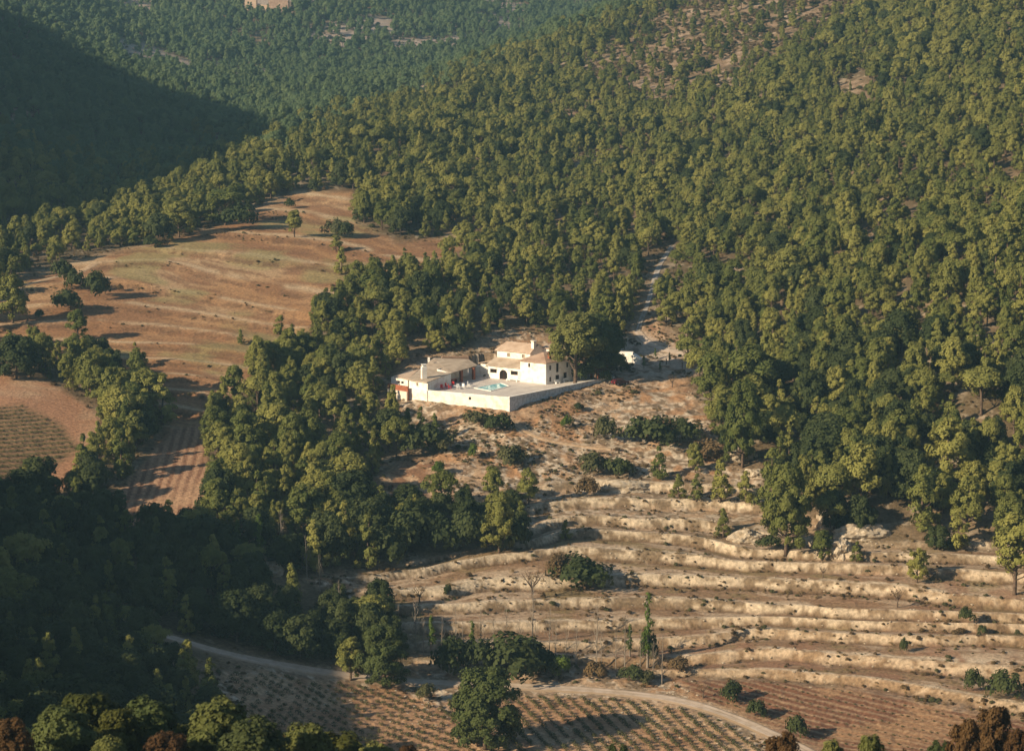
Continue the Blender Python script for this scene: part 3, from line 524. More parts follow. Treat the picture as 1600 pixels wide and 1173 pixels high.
# slope and terraces
B(780,676,46,30,'oak','dark round bush straight below the terrace corner'); B(745,662,46,22,'olive','low olive bush left below the terrace corner'); B(800,728,56,34,'olive','broad grey-green bush on the rocky slope midway down')
B(903,642,18,12,'oak','tiny dark green bush on the slope under the retaining wall'); B(885,670,18,24,'fresh','small pale bush on the dry slope right of the footpath'); B(952,690,48,42,'olive','upright olive bush left of the wide dark bush')
B(1015,698,90,48,'oak','wide dark thicket in the middle of the slope below the driveway'); B(1068,690,60,40,'oak','dark right end of the wide thicket against the pines'); B(1100,722,56,36,'dry','brown dry bush under the right hand pines')
B(925,738,52,34,'olive','grey-green bush above the pale rock outcrop'); B(968,742,50,32,'oak','dark bush beside the pale rock outcrop'); B(915,778,40,30,'dry','sparse brown bush on the upper rocky bank')
B(660,712,70,52,'oak','dark dense bush at the right edge of the left wood'); B(695,706,46,34,'olive','low bush at the top of the rocky scree'); B(683,742,26,22,'fresh','yellow-green shrub on the rocky scree'); B(740,716,18,22,'fresh','small yellow-green shrub in the middle of the scree')
T(770,790,62,'round0',1.05,'bright pine, left one of the pair in the middle of the slope'); T(826,790,58,'round3',1.0,'bright pine, right one of the pair in the middle of the slope'); T(728,802,50,'cone1',1.1,'young pine left of the pair in the middle of the slope')
T(780,866,98,'full2',.85,'tall brownish-green tree at the right end of the dark thicket',None,'broadleaf_tree'); B(806,862,52,60,'oak','dark bush at the right end of the thicket above the terraces')
for i, (u, v, w, h) in enumerate([(640,868,90,72),(690,860,84,66),(735,860,70,62),(600,880,80,60)]): B(u, v, w, h, 'oak', ['first dark thicket bush right of the slender conical pine','second dark thicket bush from the conical pine','third dark thicket bush, beside the brownish tall tree','low dark thicket bush in front of the conical pine'][i], 'dark thicket left of the terraces')
T(574,890,92,'cone0',.9,'slender tall conical pine at the left end of the dark thicket'); T(884,838,34,'cone1',1.1,'small pale sapling pine on the upper terraces'); T(1130,836,48,'cone2',.95,'small bright pine on a terrace left of the dark conical pine','young pines on the terraces')
B(908,912,100,52,'oak','largest dark bush in the middle of the terraces'); B(868,900,42,34,'dry','brown bush touching the largest terrace bush')
T(1228,866,142,'full2',.74,'tall dense dark conical pine at the right end of the upper terraces'); B(1202,862,40,26,'oak','low dark bush left of the dense conical pine foot')
T(1284,870,50,'round1',1.1,'small round pine right of the dense conical pine'); T(1338,874,34,'cone0',1.2,'tiny pine beside the pale rock outcrop on the right'); T(1433,910,56,'round4',1.0,'small pine on the right terraces'); T(1585,930,130,'round0',1.0,'pine at the right frame edge above the terraces')
T(1060,782,40,'cone2',1.2,'young pine first from left in the row above the terraces','young pines on the terraces'); T(1088,786,44,'cone0',1.1,'young pine second from left in the row above the terraces','young pines on the terraces')
T(1126,788,72,'cone1',.95,'pale young pine, tallest in the row above the terraces','young pines on the terraces'); T(1165,790,52,'cone2',1.1,'young pine right of the tallest in the row above the terraces','young pines on the terraces'); T(1030,748,54,'cone0',1.0,'slim young pine above the white rock bank','young pines on the terraces')
T(1086,738,46,'round2',.9,'round young pine right of the slim one above the white rock bank','young pines on the terraces'); T(1205,800,110,'cone0',.9,'tall slim pine behind the dense conical pine')
T(1075,566,62,'round3',1.1,'round pine beside the driveway bend'); T(1300,806,84,'flat1',1.05,'flat-topped pine with a long bare trunk at the foot of the right wood'); T(1533,648,80,'flat0',1.25,'umbrella-shaped pine with a forked trunk in the right wood')
T(1160,730,140,'full2',.62,'tall pine at the left corner of the right wood'); T(1110,640,90,'round0',1.1,'broad pine at the upper left corner of the right wood'); T(1175,640,100,'flat1',1.1,'dark broad pine behind the corner of the right wood')
T(1440,830,110,'cone2',1.0,'dark conical pine at the lower edge of the right wood'); T(1345,800,110,'round1',1.0,'large pine at the lower edge of the right wood'); T(1510,830,90,'round3',1.0,'dark pine at the lower right edge of the right wood'); T(1480,760,110,'round4',1.0,'big pine rising over the lower right edge of the right wood')
B(1512,978,28,26,'oak','round green bush on the lower right terraces'); B(1535,988,16,14,'oak','small dark shrub right of the round green bush'); B(1500,985,18,10,'dry','small dry shrub left of the round green bush')
B(1140,1094,42,34,'oak','dark round bush on the road bank by the red vineyard'); B(1182,1122,34,30,'oak','dark bush right of the road at the red vineyard corner'); B(1244,1156,40,46,'oak','green bush at the road edge, bottom right'); B(1575,1098,60,50,'oak','dark bush at the right edge of the red vineyard'); B(1520,1080,30,36,'oak','upright dark shrub above the red vineyard')
B(1412,1020,16,26,'oak','narrow dark shrub on the lower terraces'); B(700,928,14,18,'oak','small dark shrub on the pale lower terrace'); 
# small thorny trees
def small_tree(u, v, hpx, label):
    p, h = pxm(u, v, hpx); t = tree('almond_tree', 'dead', p, h, 1, label, 'small bare almond trees on the terraces')
cl = [(c[0], c[1], c[2], c[3]*.8) for c in crown_clumps('bush', 2.2, 3.2, 301)]; cl = [(x, y, z+1.3, r) for x, y, z, r in cl]
trm = MB(); trm.tube([(0, 0, -.3), (.1, 0, .8), (.05, .1, 1.5)], [.16, .12, .08], 6)
for a in range(7): trm.tube([(.05, .05, 1.2), (.6*math.cos(a), .6*math.sin(a), 2.0), (1.2*math.cos(a+.3), 1.2*math.sin(a+.3), 2.9)], [.07, .05, .02], 4, False)
_tm = bpy.data.meshes.new('dead_trunk'); _tm.from_pydata([tuple(v) for v in trm.v], [], trm.f); _tm.materials.append(M['post']); PROTO['dead'] = (leafmesh('dead_crown', cl, 26, .08, [M['dry']], 301), _tm, 3.4, 3.2)
small_tree(656,942,30,'small bare tree on the pale lower terrace, left of the others'); small_tree(832,940,50,'bare bushy tree below the largest terrace bush'); small_tree(1402,950,34,'small dark bare tree on the right terraces'); small_tree(1050,606,22,'tiny bare tree on the slope right of the parked car')
small_tree(1286,905,20,'tiny bare tree below the small round pine on the terraces'); small_tree(1098,1090,26,'small bare tree between the road and the red vineyard')
# poplars and bare saplings above the road
gp = 'green poplars beside the road'
T(1012,1040,122,'poplar0',.75,'tallest thin green poplar rising over the lower terraces',gp,'poplar_tree'); T(984,1030,54,'poplar1',1.0,'short green poplar left of the tallest one',gp,'poplar_tree'); T(406,880,78,'poplar0',1.1,'thin dark poplar in the gully on the left',gp,'poplar_tree'); T(372,870,60,'poplar1',1.1,'shorter thin poplar beside the one in the left gully',gp,'poplar_tree')
T(674,1020,64,'poplar1',1.1,'green poplar right of the roadside wood',gp,'poplar_tree'); T(738,1024,56,'poplar0',1.2,'green poplar left of the dark roadside bush',gp,'poplar_tree')
k = 0
for u, v, h in [(600,1000,60),(622,1010,70),(650,1010,75),(662,1020,60),(690,1020,64),(712,1024,80),(722,1030,60),(752,1020,72),(770,1024,60),(790,1020,75),(812,1030,70),(832,1010,105),(836,1030,60),(858,1030,80),(868,1034,70),(884,1034,62),(900,1036,64),(932,1040,100),(940,1044,60),(962,1046,66),(976,1048,90),(1000,1052,70),(1020,1056,60),(1034,1066,80),(530,960,55),(500,925,60),(480,905,70),(440,870,74)]:
    p, hh = pxm(u, v, h); mono('bare_sapling', BAREM[k % 3], p, hh/8, 'thin grey leafless sapling, '+('first second third fourth fifth sixth seventh eighth ninth tenth eleventh twelfth thirteenth fourteenth fifteenth sixteenth seventeenth eighteenth nineteenth twentieth twenty-first twenty-second twenty-third twenty-fourth'.split()[k] if k < 24 else 'first second third fourth'.split()[k-24])+(' from left in the row above the road' if k < 24 else ' from right in the left gully'), 'sapling', 'bare saplings above the road' if v > 975 else 'bare saplings in the gully'); k += 1
for u, v, w, h, f, l in [(800,1056,120,66,'oak','broad black-green bush on the far side of the road behind the big roadside pine'),(850,1052,60,44,'oak','dark bush right of the broad black-green roadside bush'),(878,1056,34,36,'fresh','green bush with a ragged top beside the road'),
    (930,1058,36,26,'dry','brown scrubby bush behind the road'),(988,1066,44,34,'oak','left half of the low green double bush by the road bend'),(1010,1066,30,24,'olive','right half of the low green double bush by the road bend'),(1014,1034,30,46,'oak','dark green shrub at the foot of the tallest poplar'),(665,1094,32,28,'olive','small round bush on the near road verge left of the big pine'),
    (700,1050,70,60,'oak','dark bush behind the road between the roadside pine and the poplars'),(745,1054,60,56,'oak','dark bush behind the road left of the broad black-green one'),(1060,1050,40,22,'dry','dry brown bush on the bank over the road bend')]: B(u, v, w, h, f, l)
T(758,1170,138,'full0',1.02,'big dark pine in front of the road between the two vineyards'); T(600,1072,98,'full1',1.1,'broad dark pine at the near edge of the road, right end of the roadside wood')
T(548,1062,70,'round3',1.1,'pine on the far side of the road behind the broad dark pine')

# ------------------------------------------------------------------ the wood: scattered pines
ok_u = lambda u, v: (u > -330) & (u < 1930)
EXCL = [FIELD, LVINE, SLOPE, VINE_L, VINE_R, REDV]
def scatter(spacing, y0, y1, x0, x1, jit=.42):
    xs = np.arange(x0, x1, spacing); ys = np.arange(y0, y1, spacing*.87); X, Y = np.meshgrid(xs, ys); X = X+(np.arange(len(ys)) % 2)[:, None]*spacing/2
    X = X+rng.uniform(-jit, jit, X.shape)*spacing; Y = Y+rng.uniform(-jit, jit, X.shape)*spacing; return X.ravel(), Y.ravel()
X, Y = scatter(4.7, 230, 1900, -700, 800, .48)
s_ = S(X, Y); u, v, d = proj(X, Y, s_); keep = (u > -330) & (u < 1930) & (v > -260) & (v < 1300)
X, Y, u, v, d = X[keep], Y[keep], u[keep], v[keep], d[keep]
keep = np.ones(len(X), bool)
for pl in EXCL:
    sd_ = sdist(u, v, pl); lim = -3 if pl is not FIELD else -2; keep &= (sd_ < lim) | ((pl is FIELD) & (d > 800))
for pl, pr in ((SPARSE, .38), (BARE, .45), (BARE2, .8), (BARE3, .5)): keep &= ~((sdist(u, v, pl) > -6) & (rng.uniform(size=len(X)) < pr))
for k_, wd in (('road', 4.2), ('drive', 3.5), ('track', 3.1), ('path', 2), ('edge', 3)): keep &= ldist(X, Y, roads[k_]) > wd
keep &= sdist(X, Y, PLAT) < -2.5; keep &= sdist(u, v, [(594,590),(668,590),(668,668),(618,668),(600,640)]) < 0; keep &= ~((Y > 1300) & (sdist(u, v, [(372,-30),(458,-30),(458,24),(372,24)]) > 0)); keep &= ~((Y > 950) & ((u < 760) | (Y > 1300)) & (u < 1000) & (fbm(X, Y*.6, 55, 4, 55) > .585) & (rng.uniform(size=len(X)) < .75)); keep &= sdist(u, v, [(238,982),(350,1014),(450,1034),(560,1050),(650,1058),(640,1085),(380,1064),(330,1082),(215,1012)]) < 0
keep &= ~((sdist(u, v, [(735,560),(770,520),(850,512),(875,545),(870,600),(735,600)]) > 0) & (Y < 620))
keep &= ~((Y < 330) & (np.abs(u-790) < 330))                     # the camera's own slope stays open under the line of sight
keep &= ~((u > 500) & (v > 1080)); keep &= ~((u < 8) & (v > 560) & (v < 800))
dens = fbm(X, Y, 45, 3, 120); keep &= rng.uniform(size=len(X)) < np.clip(.86+1.9*(dens-.42), .30, .97)
tk = np.array(TAKEN)
for s in range(0, len(tk)): keep &= (X-tk[s, 0])**2+(Y-tk[s, 1])**2 > (tk[s, 2]+1.1)**2
X, Y, u, v, d = X[keep], Y[keep], u[keep], v[keep], d[keep]; N = len(X)
hh = rng.normal(1, .21, N)*np.where(d > 600, 6.9, 8.1); near = (u < 640) & (v > 600) & (v < 900); hh = np.where(near, hh*1.12, hh); rw = (u > 1100) & (v > 560); hh = np.where(rw, hh*1.12, hh)
bl = (v > 840) & (u < 640); hh = np.where(bl, hh*1.0, hh); hh = np.where((sdist(u, v, BARE) > -30), hh*.7, hh); hh *= .78+.44*fbm(X, Y, 30, 2, 130); hh = np.clip(hh*np.where(rng.uniform(size=N) < .16, rng.uniform(.5, .75, N), 1.03), 3, 12.5)
kr = rng.uniform(size=N); mix = fbm(X, Y, 25, 2, 140); KEYS = ['round0','round1','round2','round3','round4','round5','flat0','flat1','cone0','cone1','cone2','oak0','oak1']
kind = rng.integers(0, 6, N); kind = np.where(kr < .11, 6+rng.integers(0, 2, N), kind); kind = np.where((kr > .09) & (kr < .34+.22*(mix > .5)), 8+rng.integers(0, 3, N), kind)
dark = ((v > 850) & (u < 660)) | ((v > 760) & (u < 290)) | ((u > 540) & (u < 850) & (v > 770)); drk2 = (u > 1130) & (v > 540) & (v < 880); kind = np.where((kr > .93-.62*dark-.22*drk2), 11+rng.integers(0, 2, N), kind); hh = np.where(kind >= 11, hh*.85, hh); wf = rng.uniform(.70, 1.12, N); rz = rng.uniform(0, 6.283, N)  # dark foliage put in the lower-left wood to deepen its shade
Z = np.concatenate([land(X[i:i+60000], Y[i:i+60000])[0] for i in range(0, N, 60000)])
# is the upper half of the tree in frame and not behind the ground?
vt = proj(X, Y, Z+hh*.7)[1]; hpx = hh*F/d; vis = (u > 4) & (u < 1596) & (vt > 4) & (v < 1170)
for i in np.where(vis)[0]:
    ys = np.arange(240, Y[i]-6, 10); xs = X[i]*ys/Y[i]; zr = CZ+(Z[i]+hh[i]*.8-CZ)*ys/Y[i]
    if (S(xs, ys) > zr).any(): vis[i] = False
print('pines', N, 'in view', vis.sum())
order = np.argsort(-(hpx*vis)); NI = 232; single = np.zeros(N, bool); single[order[:NI]] = True
LM = [(20,600,'the broad dark tree above the left vineyard'),(150,650,'the tip of the left vineyard'),(80,780,'the lower end of the left vineyard'),(215,600,'the dark round bush on the field banks'),(250,690,'the top of the ploughed plot'),
 (160,800,'the white marker stone'),(300,760,'the right edge of the ploughed plot'),(240,850,'the bottom of the ploughed plot'),(350,630,'the lowest field bank'),(430,560,'the right end of the field banks'),(490,480,'the bulge in the right field edge'),
 (610,570,'the left end of the annexe'),(600,650,'the rocky scree'),(610,760,'the foot of the scree'),(560,830,'the slender conical pine'),(460,780,'the clearing edge below the left wood'),(330,820,'the lower tip of the left wood'),(450,880,'the bare saplings in the gully'),
 (390,860,'the two gully poplars'),(520,930,'the left end of the pale terraces'),(640,1010,'the first bare roadside saplings'),(590,1010,'the broad dark pine at the road'),(450,1040,'the road above the left vineyard rows'),(330,1015,'the road where it enters the wood'),(230,985,'the far end of the visible road'),
 (100,960,'the dark lower left slope'),(40,880,'the left edge of the shaded wood'),(140,850,'the dark hollow under the marker stone'),(60,1060,'the blurred trees in the lower left corner'),(330,1080,'the left corner of the striped vineyard'),(700,560,'the roof of the annexe'),(790,520,'the roof of the upper storey'),(860,500,'the tall house pines'),
 (980,490,'the foot of the stony track'),(1050,380,'the top of the stony track'),(1075,560,'the driveway bend'),(1120,600,'the right end of the dry slope'),(1130,690,'the cream rock ledge'),(1190,760,'the row of young pines'),(1228,780,'the tall dense conical pine'),(1300,800,'the pine with the long bare trunk'),
 (1350,850,'the long cream rock outcrop'),(1440,850,'the lower edge of the right wood'),(1533,620,'the umbrella pine with the forked trunk'),(1590,830,'the lone pine at the right frame edge'),(1300,600,'the clearing inside the right wood'),(1420,720,'the dark heart of the right wood'),(1590,700,'the right frame edge'),(1200,520,'the wood edge above the driveway'),(1400,550,'the slope above the right wood')]
ZONE = lambda u, v: 'trees of the left belt' if (u < 262 and v < 800) else 'trees of the shaded lower left wood' if (u < 340 or (u < 660 and v > 880)) else 'trees of the wood left of the farmhouse' if u < 640 else 'trees behind the farmhouse' if u < 1010 else 'trees of the right wood'
used_ = set()
def looks(k, h, i):
    szs = ['very tall'] if h > 10.8 else ['tall'] if h > 9.6 else ['mid-height'] if h > 8.2 else ['short']
    return szs[0]+' '+('dark broadleaf' if k >= 11 else 'narrow pointed' if k >= 8 else 'flat-topped' if k >= 6 else 'broad rounded' if wf[i] > 1.12 else 'slim rounded' if wf[i] < .98 else 'rounded')
for i in np.where(single)[0]:
    vm = proj(X[i], Y[i], Z[i]+hh[i]*.5)[1]; cand = sorted(LM, key=lambda q: (q[0]-u[i])**2+(q[1]-vm)**2)[:8]; wd = ' tree ' if kind[i] >= 11 else ' pine '
    for n_, q in enumerate(cand):
        dx, dy = u[i]-q[0], vm-q[1]; r_ = math.hypot(dx, dy); far_ = 'close' if r_ < 45 else 'some way' if r_ > 90 else ''
        rel = ('left of' if dx < 0 else 'right of') if abs(dx) > 2.2*abs(dy) else ('above' if dy < 0 else 'below') if abs(dy) > 2.2*abs(dx) else ('up and left of' if dx < 0 and dy < 0 else 'up and right of' if dy < 0 else 'down and left of' if dx < 0 else 'down and right of')
        lb = looks(kind[i], hh[i], i)+wd+(far_+' ' if far_ else '')+rel+' '+q[2]
        if len(lb.split()) > 16: lb = lb.replace(' some way', '').replace(' close', '')
        if lb not in used_ and len(lb.split()) <= 16: break
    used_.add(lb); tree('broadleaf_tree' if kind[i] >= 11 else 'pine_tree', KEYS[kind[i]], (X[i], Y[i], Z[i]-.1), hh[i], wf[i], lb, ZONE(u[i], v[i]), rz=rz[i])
hidden = bpy.data.collections.new('tree_shapes')     # source shapes for the masses, not part of the scene
def joined(key, k):
    cm, tm, H, W = PROTO[key]; a = np.empty(len(cm.vertices)*3, np.float32); cm.vertices.foreach_get('co', a); V = a.reshape(-1, 3).tolist(); F_ = [tuple(p.vertices) for p in cm.polygons]
    n = len(V); V += [tuple(v.co) for v in tm.vertices]; F2 = [tuple(i+n for i in p.vertices) for p in tm.polygons]; me = bpy.data.meshes.new('shape_%02d' % k); me.from_pydata(V, [], F_+F2)
    me.materials.append(cm.materials[0]); me.materials.append(tm.materials[0]); me.polygons.foreach_set('material_index', [0]*len(F_)+[1]*len(F2)); t = np.zeros(len(cm.vertices), np.float32); cm.attributes['tint'].data.foreach_get('value', t)
    me.attributes.new('tint', 'FLOAT', 'POINT').data.foreach_set('value', np.concatenate([t, np.zeros(len(V)-n, np.float32)])); o = bpy.data.objects.new('shape_%02d' % k, me); return o
def mass(name, label, coll, pts, idx, scl, rot, cat=None):
    n = len(pts); me = bpy.data.meshes.new(name); me.vertices.add(n); me.vertices.foreach_set('co', np.asarray(pts, np.float32).ravel())
    me.attributes.new('idx', 'INT', 'POINT').data.foreach_set('value', np.asarray(idx, np.int32)); me.attributes.new('scl', 'FLOAT_VECTOR', 'POINT').data.foreach_set('vector', np.asarray(scl, np.float32).ravel()); me.attributes.new('rot', 'FLOAT_VECTOR', 'POINT').data.foreach_set('vector', np.asarray(rot, np.float32).ravel())
    o = bpy.data.objects.new(name, me); C.objects.link(o); tag(o, label, kind='stuff')
    g = bpy.data.node_groups.new(name, 'GeometryNodeTree'); g.interface.new_socket('Geometry', in_out='INPUT', socket_type='NodeSocketGeometry'); g.interface.new_socket('Geometry', in_out='OUTPUT', socket_type='NodeSocketGeometry')
    nn = g.nodes; l = g.links; gi = nn.new('NodeGroupInput'); go = nn.new('NodeGroupOutput'); ip = nn.new('GeometryNodeInstanceOnPoints'); ci = nn.new('GeometryNodeCollectionInfo'); ci.inputs['Collection'].default_value = coll; ci.inputs['Separate Children'].default_value = True; ci.inputs['Reset Children'].default_value = True
    def na(nm, ty): a = nn.new('GeometryNodeInputNamedAttribute'); a.data_type = ty; a.inputs['Name'].default_value = nm; return a.outputs['Attribute']
    l.new(gi.outputs[0], ip.inputs['Points']); l.new(ci.outputs[0], ip.inputs['Instance']); ip.inputs['Pick Instance'].default_value = True; l.new(na('idx', 'INT'), ip.inputs['Instance Index']); l.new(na('scl', 'FLOAT_VECTOR'), ip.inputs['Scale'])
    er = nn.new('FunctionNodeEulerToRotation'); l.new(na('rot', 'FLOAT_VECTOR'), er.inputs[0]); l.new(er.outputs[0], ip.inputs['Rotation']); l.new(ip.outputs[0], go.inputs[0]); md = o.modifiers.new('scatter', 'NODES'); md.node_group = g
    return o
for k_, key in enumerate(KEYS): hidden.objects.link(joined(key, k_))
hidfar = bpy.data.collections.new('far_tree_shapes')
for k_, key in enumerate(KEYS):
    o = hidden.objects['shape_%02d' % k_]; me = o.data.copy(); me.materials[0] = M['far']; hidfar.objects.link(bpy.data.objects.new('far_shape_%02d' % k_, me))  # haze and weak light put into the needle colour: brighter and bluer
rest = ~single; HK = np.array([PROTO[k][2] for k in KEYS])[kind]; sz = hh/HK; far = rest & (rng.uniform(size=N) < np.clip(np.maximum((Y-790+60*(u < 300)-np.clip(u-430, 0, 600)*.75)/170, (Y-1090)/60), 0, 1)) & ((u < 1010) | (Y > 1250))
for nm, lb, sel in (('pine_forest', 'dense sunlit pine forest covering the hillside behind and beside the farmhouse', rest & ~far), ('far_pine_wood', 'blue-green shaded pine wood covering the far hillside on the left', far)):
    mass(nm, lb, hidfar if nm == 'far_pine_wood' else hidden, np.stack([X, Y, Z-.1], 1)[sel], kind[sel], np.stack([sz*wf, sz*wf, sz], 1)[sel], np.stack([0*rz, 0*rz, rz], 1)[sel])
# foreground trees on the camera's own slope (their tops reach into the frame)
FG = [(15,1118,5,'autumn','leftmost russet tree in the lower left corner'),(62,1140,5,'autumn','low russet tree right of the leftmost russet one'),(95,1100,5,'pine','dull green tree between the russet and yellow-green ones, lower left'),(135,1082,5,'fresh','upper yellow-green tree top near the lower left corner'),
 (185,1105,5,'fresh','brightest yellow-green tree top near the bottom left'),(170,1150,5,'olive','olive-green tree in front of the brightest yellow-green one'),(225,1090,4.5,'pine','dull green tree right of the brightest yellow-green one'),(262,1140,5,'autumn','russet tree between green ones at the bottom left'),
 (305,1128,5,'fresh','yellow-green tree top third from the left corner'),(340,1092,4.5,'olive','olive-green tree by the left corner of the striped vineyard'),(390,1120,4.5,'oak','black-green tree overlapping the left vineyard rows'),(430,1148,4.5,'autumn','russet tree on the lower edge of the left vineyard'),
 (480,1130,4.5,'olive','olive-green tree on the lower edge of the left vineyard'),(530,1148,4,'fresh','small yellow-green tree at the lower edge of the left vineyard'),(585,1160,4,'olive','small olive tree left of the big roadside pine foot'),(640,1166,4,'autumn','tiny russet tree top left of the big pine foot'),
 (200,1020,8,'oak','black-green tree just below the far end of the road'),(110,1010,8,'oak','black-green tree left of the far end of the road'),(40,1030,8,'oak','black-green tree by the left edge in deep shade'),
 (1165,1160,4,'autumn','small russet tree where the road leaves the frame'),(1222,1128,4,'autumn','upright russet tree beside the road, bottom right'),(1300,1140,4.5,'olive','left olive-green tree at the bottom right'),(1360,1132,4.5,'olive','right olive-green tree at the bottom right'),
 (1420,1155,4.5,'autumn','low russet tree under the red vineyard'),(1470,1140,4.5,'oak','black-green tree under the red vineyard'),(1515,1105,5,'autumn','broad russet tree at the red vineyard corner'),(1560,1085,5,'autumn','tallest russet tree near the lower right corner'),(1592,1120,5,'autumn','russet tree cut by the right frame edge'),(965,1160,4,'oak','black-green tree top at the bottom of the right vineyard')]
for i, (u_, v_, h_, f_, lb_) in enumerate(FG):
    v_ += 14*(u_ > 1100)
    a, b = ray(u_, v_); ys = np.arange(90, 330, 1.); gap = CZ+b*ys-S(a*ys, ys)-h_; j = int(np.argmin(np.abs(gap[:])+.00*ys)); y_ = float(ys[j])
    yn = 150+(i*37 % 23); 
    if v_ > 1055 and CZ+float(b)*yn-float(S(float(a)*yn, yn)) < 19: y_ = float(yn)
    x_ = float(a*y_); z_ = ground_z(x_, y_); top = float(CZ+b*y_); h2 = max(3., top-z_)
    key = 'fg_'+f_; print('FG', i, round(y_), round(z_), round(h2, 1))
    if key not in PROTO: proto(key, 'full', 12, 6.4, 330, .14, {'fresh':'glow','pine':'deep','olive':'mid'}.get(f_, f_), 400+i, lim=12)
    tree('leafy_tree', key, (x_, y_, z_-.2), h2, rng.uniform(.85, 1.25) if u_ < 700 else rng.uniform(.45, .65), lb_, 'near trees at the '+('left' if u_ < 700 else 'right')+' foot of the picture')
# scrub on the open slopes and under the pines
hid2 = bpy.data.collections.new('scrub_shapes')
for k_, fol in enumerate(['dry0', 'dry1', 'olive0', 'dry2', 'grass0', 'grass1']):
    me = BUSH[fol] if fol in BUSH else leafmesh('tuft', crown_clumps('bush', 1.2, 3, 500+k_), 60, .10, [M['grass']], 510+k_); o = bpy.data.objects.new('shape_%02d' % k_, me); hid2.objects.link(o)
X2, Y2 = scatter(.9, 335, 700, -260, 300, .5); z2, f2 = land(X2, Y2); u2, v2 = f2['u'], f2['v']; fr2 = f2['t']-np.floor(f2['t']); dn = fbm(X2, Y2, 9, 3, 150); dn2 = fbm(X2, Y2, 3, 2, 151); flat2 = np.maximum(np.maximum(f2['vl'], f2['rv']), np.maximum(f2['lv'], f2['pl']))
pr = f2['op']*sm(dn, .42, .62)*.55+f2['tm']*(np.where(fr2 > .84, .95, np.where(fr2 < .26, .55, .2)))*sm(dn2, .42, .64)*.75+f2['fl']*(f2['ff'] < .25)*sm(dn, .48, .62)*.12+.003*f2['fl']
wood = (1-np.clip(f2['op']+f2['tm']+f2['fl'], 0, 1)); pr = pr+wood*.13; k2 = (rng.uniform(size=len(X2)) < pr*(1-flat2)) & (f2['rd'] > 2.6) & (sdist(X2, Y2, PLAT) < -1) & (u2 > -150) & (u2 < 1750)
k2 &= ldist(X2, Y2, roads['edge']) > 1.5
n2 = int(k2.sum()); ki = rng.choice([0, 1, 2, 3, 4, 5], n2, p=[.12, .12, .14, .12, .25, .25]); sc2 = rng.uniform(.09, .28, n2)*(1+.5*(rng.uniform(size=n2) < .12)); print('scrub', n2)
mass('scrub', 'low brown and olive scrub and dry tufts over the open slopes', hid2, np.stack([X2[k2], Y2[k2], z2[k2]-.05], 1), ki, np.stack([sc2*rng.uniform(.9, 1.5, n2), sc2*rng.uniform(.9, 1.5, n2), sc2*rng.uniform(1.0, 1.7, n2)], 1), np.stack([np.zeros(n2), np.zeros(n2), rng.uniform(0, 6.28, n2)], 1))
# taller scrub over the bare upper ridge and among the hillside pines
X2, Y2 = scatter(2.6, 640, 1500, -420, 620, .5); z2, f2 = land(X2, Y2); u2, v2 = f2['u'], f2['v']; onb = np.maximum(sm(sdist(u2, v2, SPARSE), -30, 30), 0); dn = fbm(X2, Y2, 14, 3, 170)
k2 = (rng.uniform(size=len(X2)) < (.16+.75*onb)*sm(dn, .36, .56)) & (u2 > -100) & (u2 < 1700) & (v2 > -60) & (sdist(u2, v2, FIELD) < 0) & (f2['rd'] > 2.6); n2 = int(k2.sum()); ki = rng.choice([0, 1, 2, 3, 4, 5], n2, p=[.2, .2, .4, .1, .05, .05]); sc2 = rng.uniform(.35, .95, n2)
mass('hillside_scrub', 'knee-high olive and brown scrub dotting the bare ridge above the pines', hid2, np.stack([X2[k2], Y2[k2], z2[k2]-.1], 1), ki, np.stack([sc2, sc2, sc2*rng.uniform(.6, 1.2, n2)], 1), np.stack([np.zeros(n2), np.zeros(n2), rng.uniform(0, 6.28, n2)], 1))
# loose pale stones
hid3 = bpy.data.collections.new('stone_shapes')
for k_ in range(4):
    g = random.Random(k_); mb = MB(); import bmesh
    bm = bmesh.new(); bmesh.ops.create_icosphere(bm, subdivisions=2, radius=1)
    for q in bm.verts: q.co *= g.uniform(.75, 1.15); q.co.z *= .65; q.co.x *= 1.3
    me = bpy.data.meshes.new('stone'); bm.to_mesh(me); bm.free(); me.materials.append(M['rocks']); hid3.objects.link(bpy.data.objects.new('shape_%02d' % k_, me))
X3, Y3 = scatter(1.5, 335, 640, -150, 260, .5); z3, f3 = land(X3, Y3); fr3 = f3['t']-np.floor(f3['t']); dn = fbm(X3, Y3, 12, 3, 160)
pr = f3['op']*sm(dn, .46, .62)*.5+f3['tm']*(fr3 < .3)*.35; k3 = (rng.uniform(size=len(X3)) < pr*(1-np.maximum(f3['fl'], f3['rv']))) & (f3['rd'] > 2.4) & (sdist(X3, Y3, PLAT) < -.8); n3 = int(k3.sum()); sc3 = rng.uniform(.08, .30, n3)
mass('loose_stones', 'pale loose stones strewn over the open slope and terrace banks', hid3, np.stack([X3[k3], Y3[k3], z3[k3]], 1), rng.integers(0, 4, n3), np.stack([sc3, sc3, sc3*.8], 1), np.stack([np.zeros(n3), np.zeros(n3), rng.uniform(0, 6.28, n3)], 1))
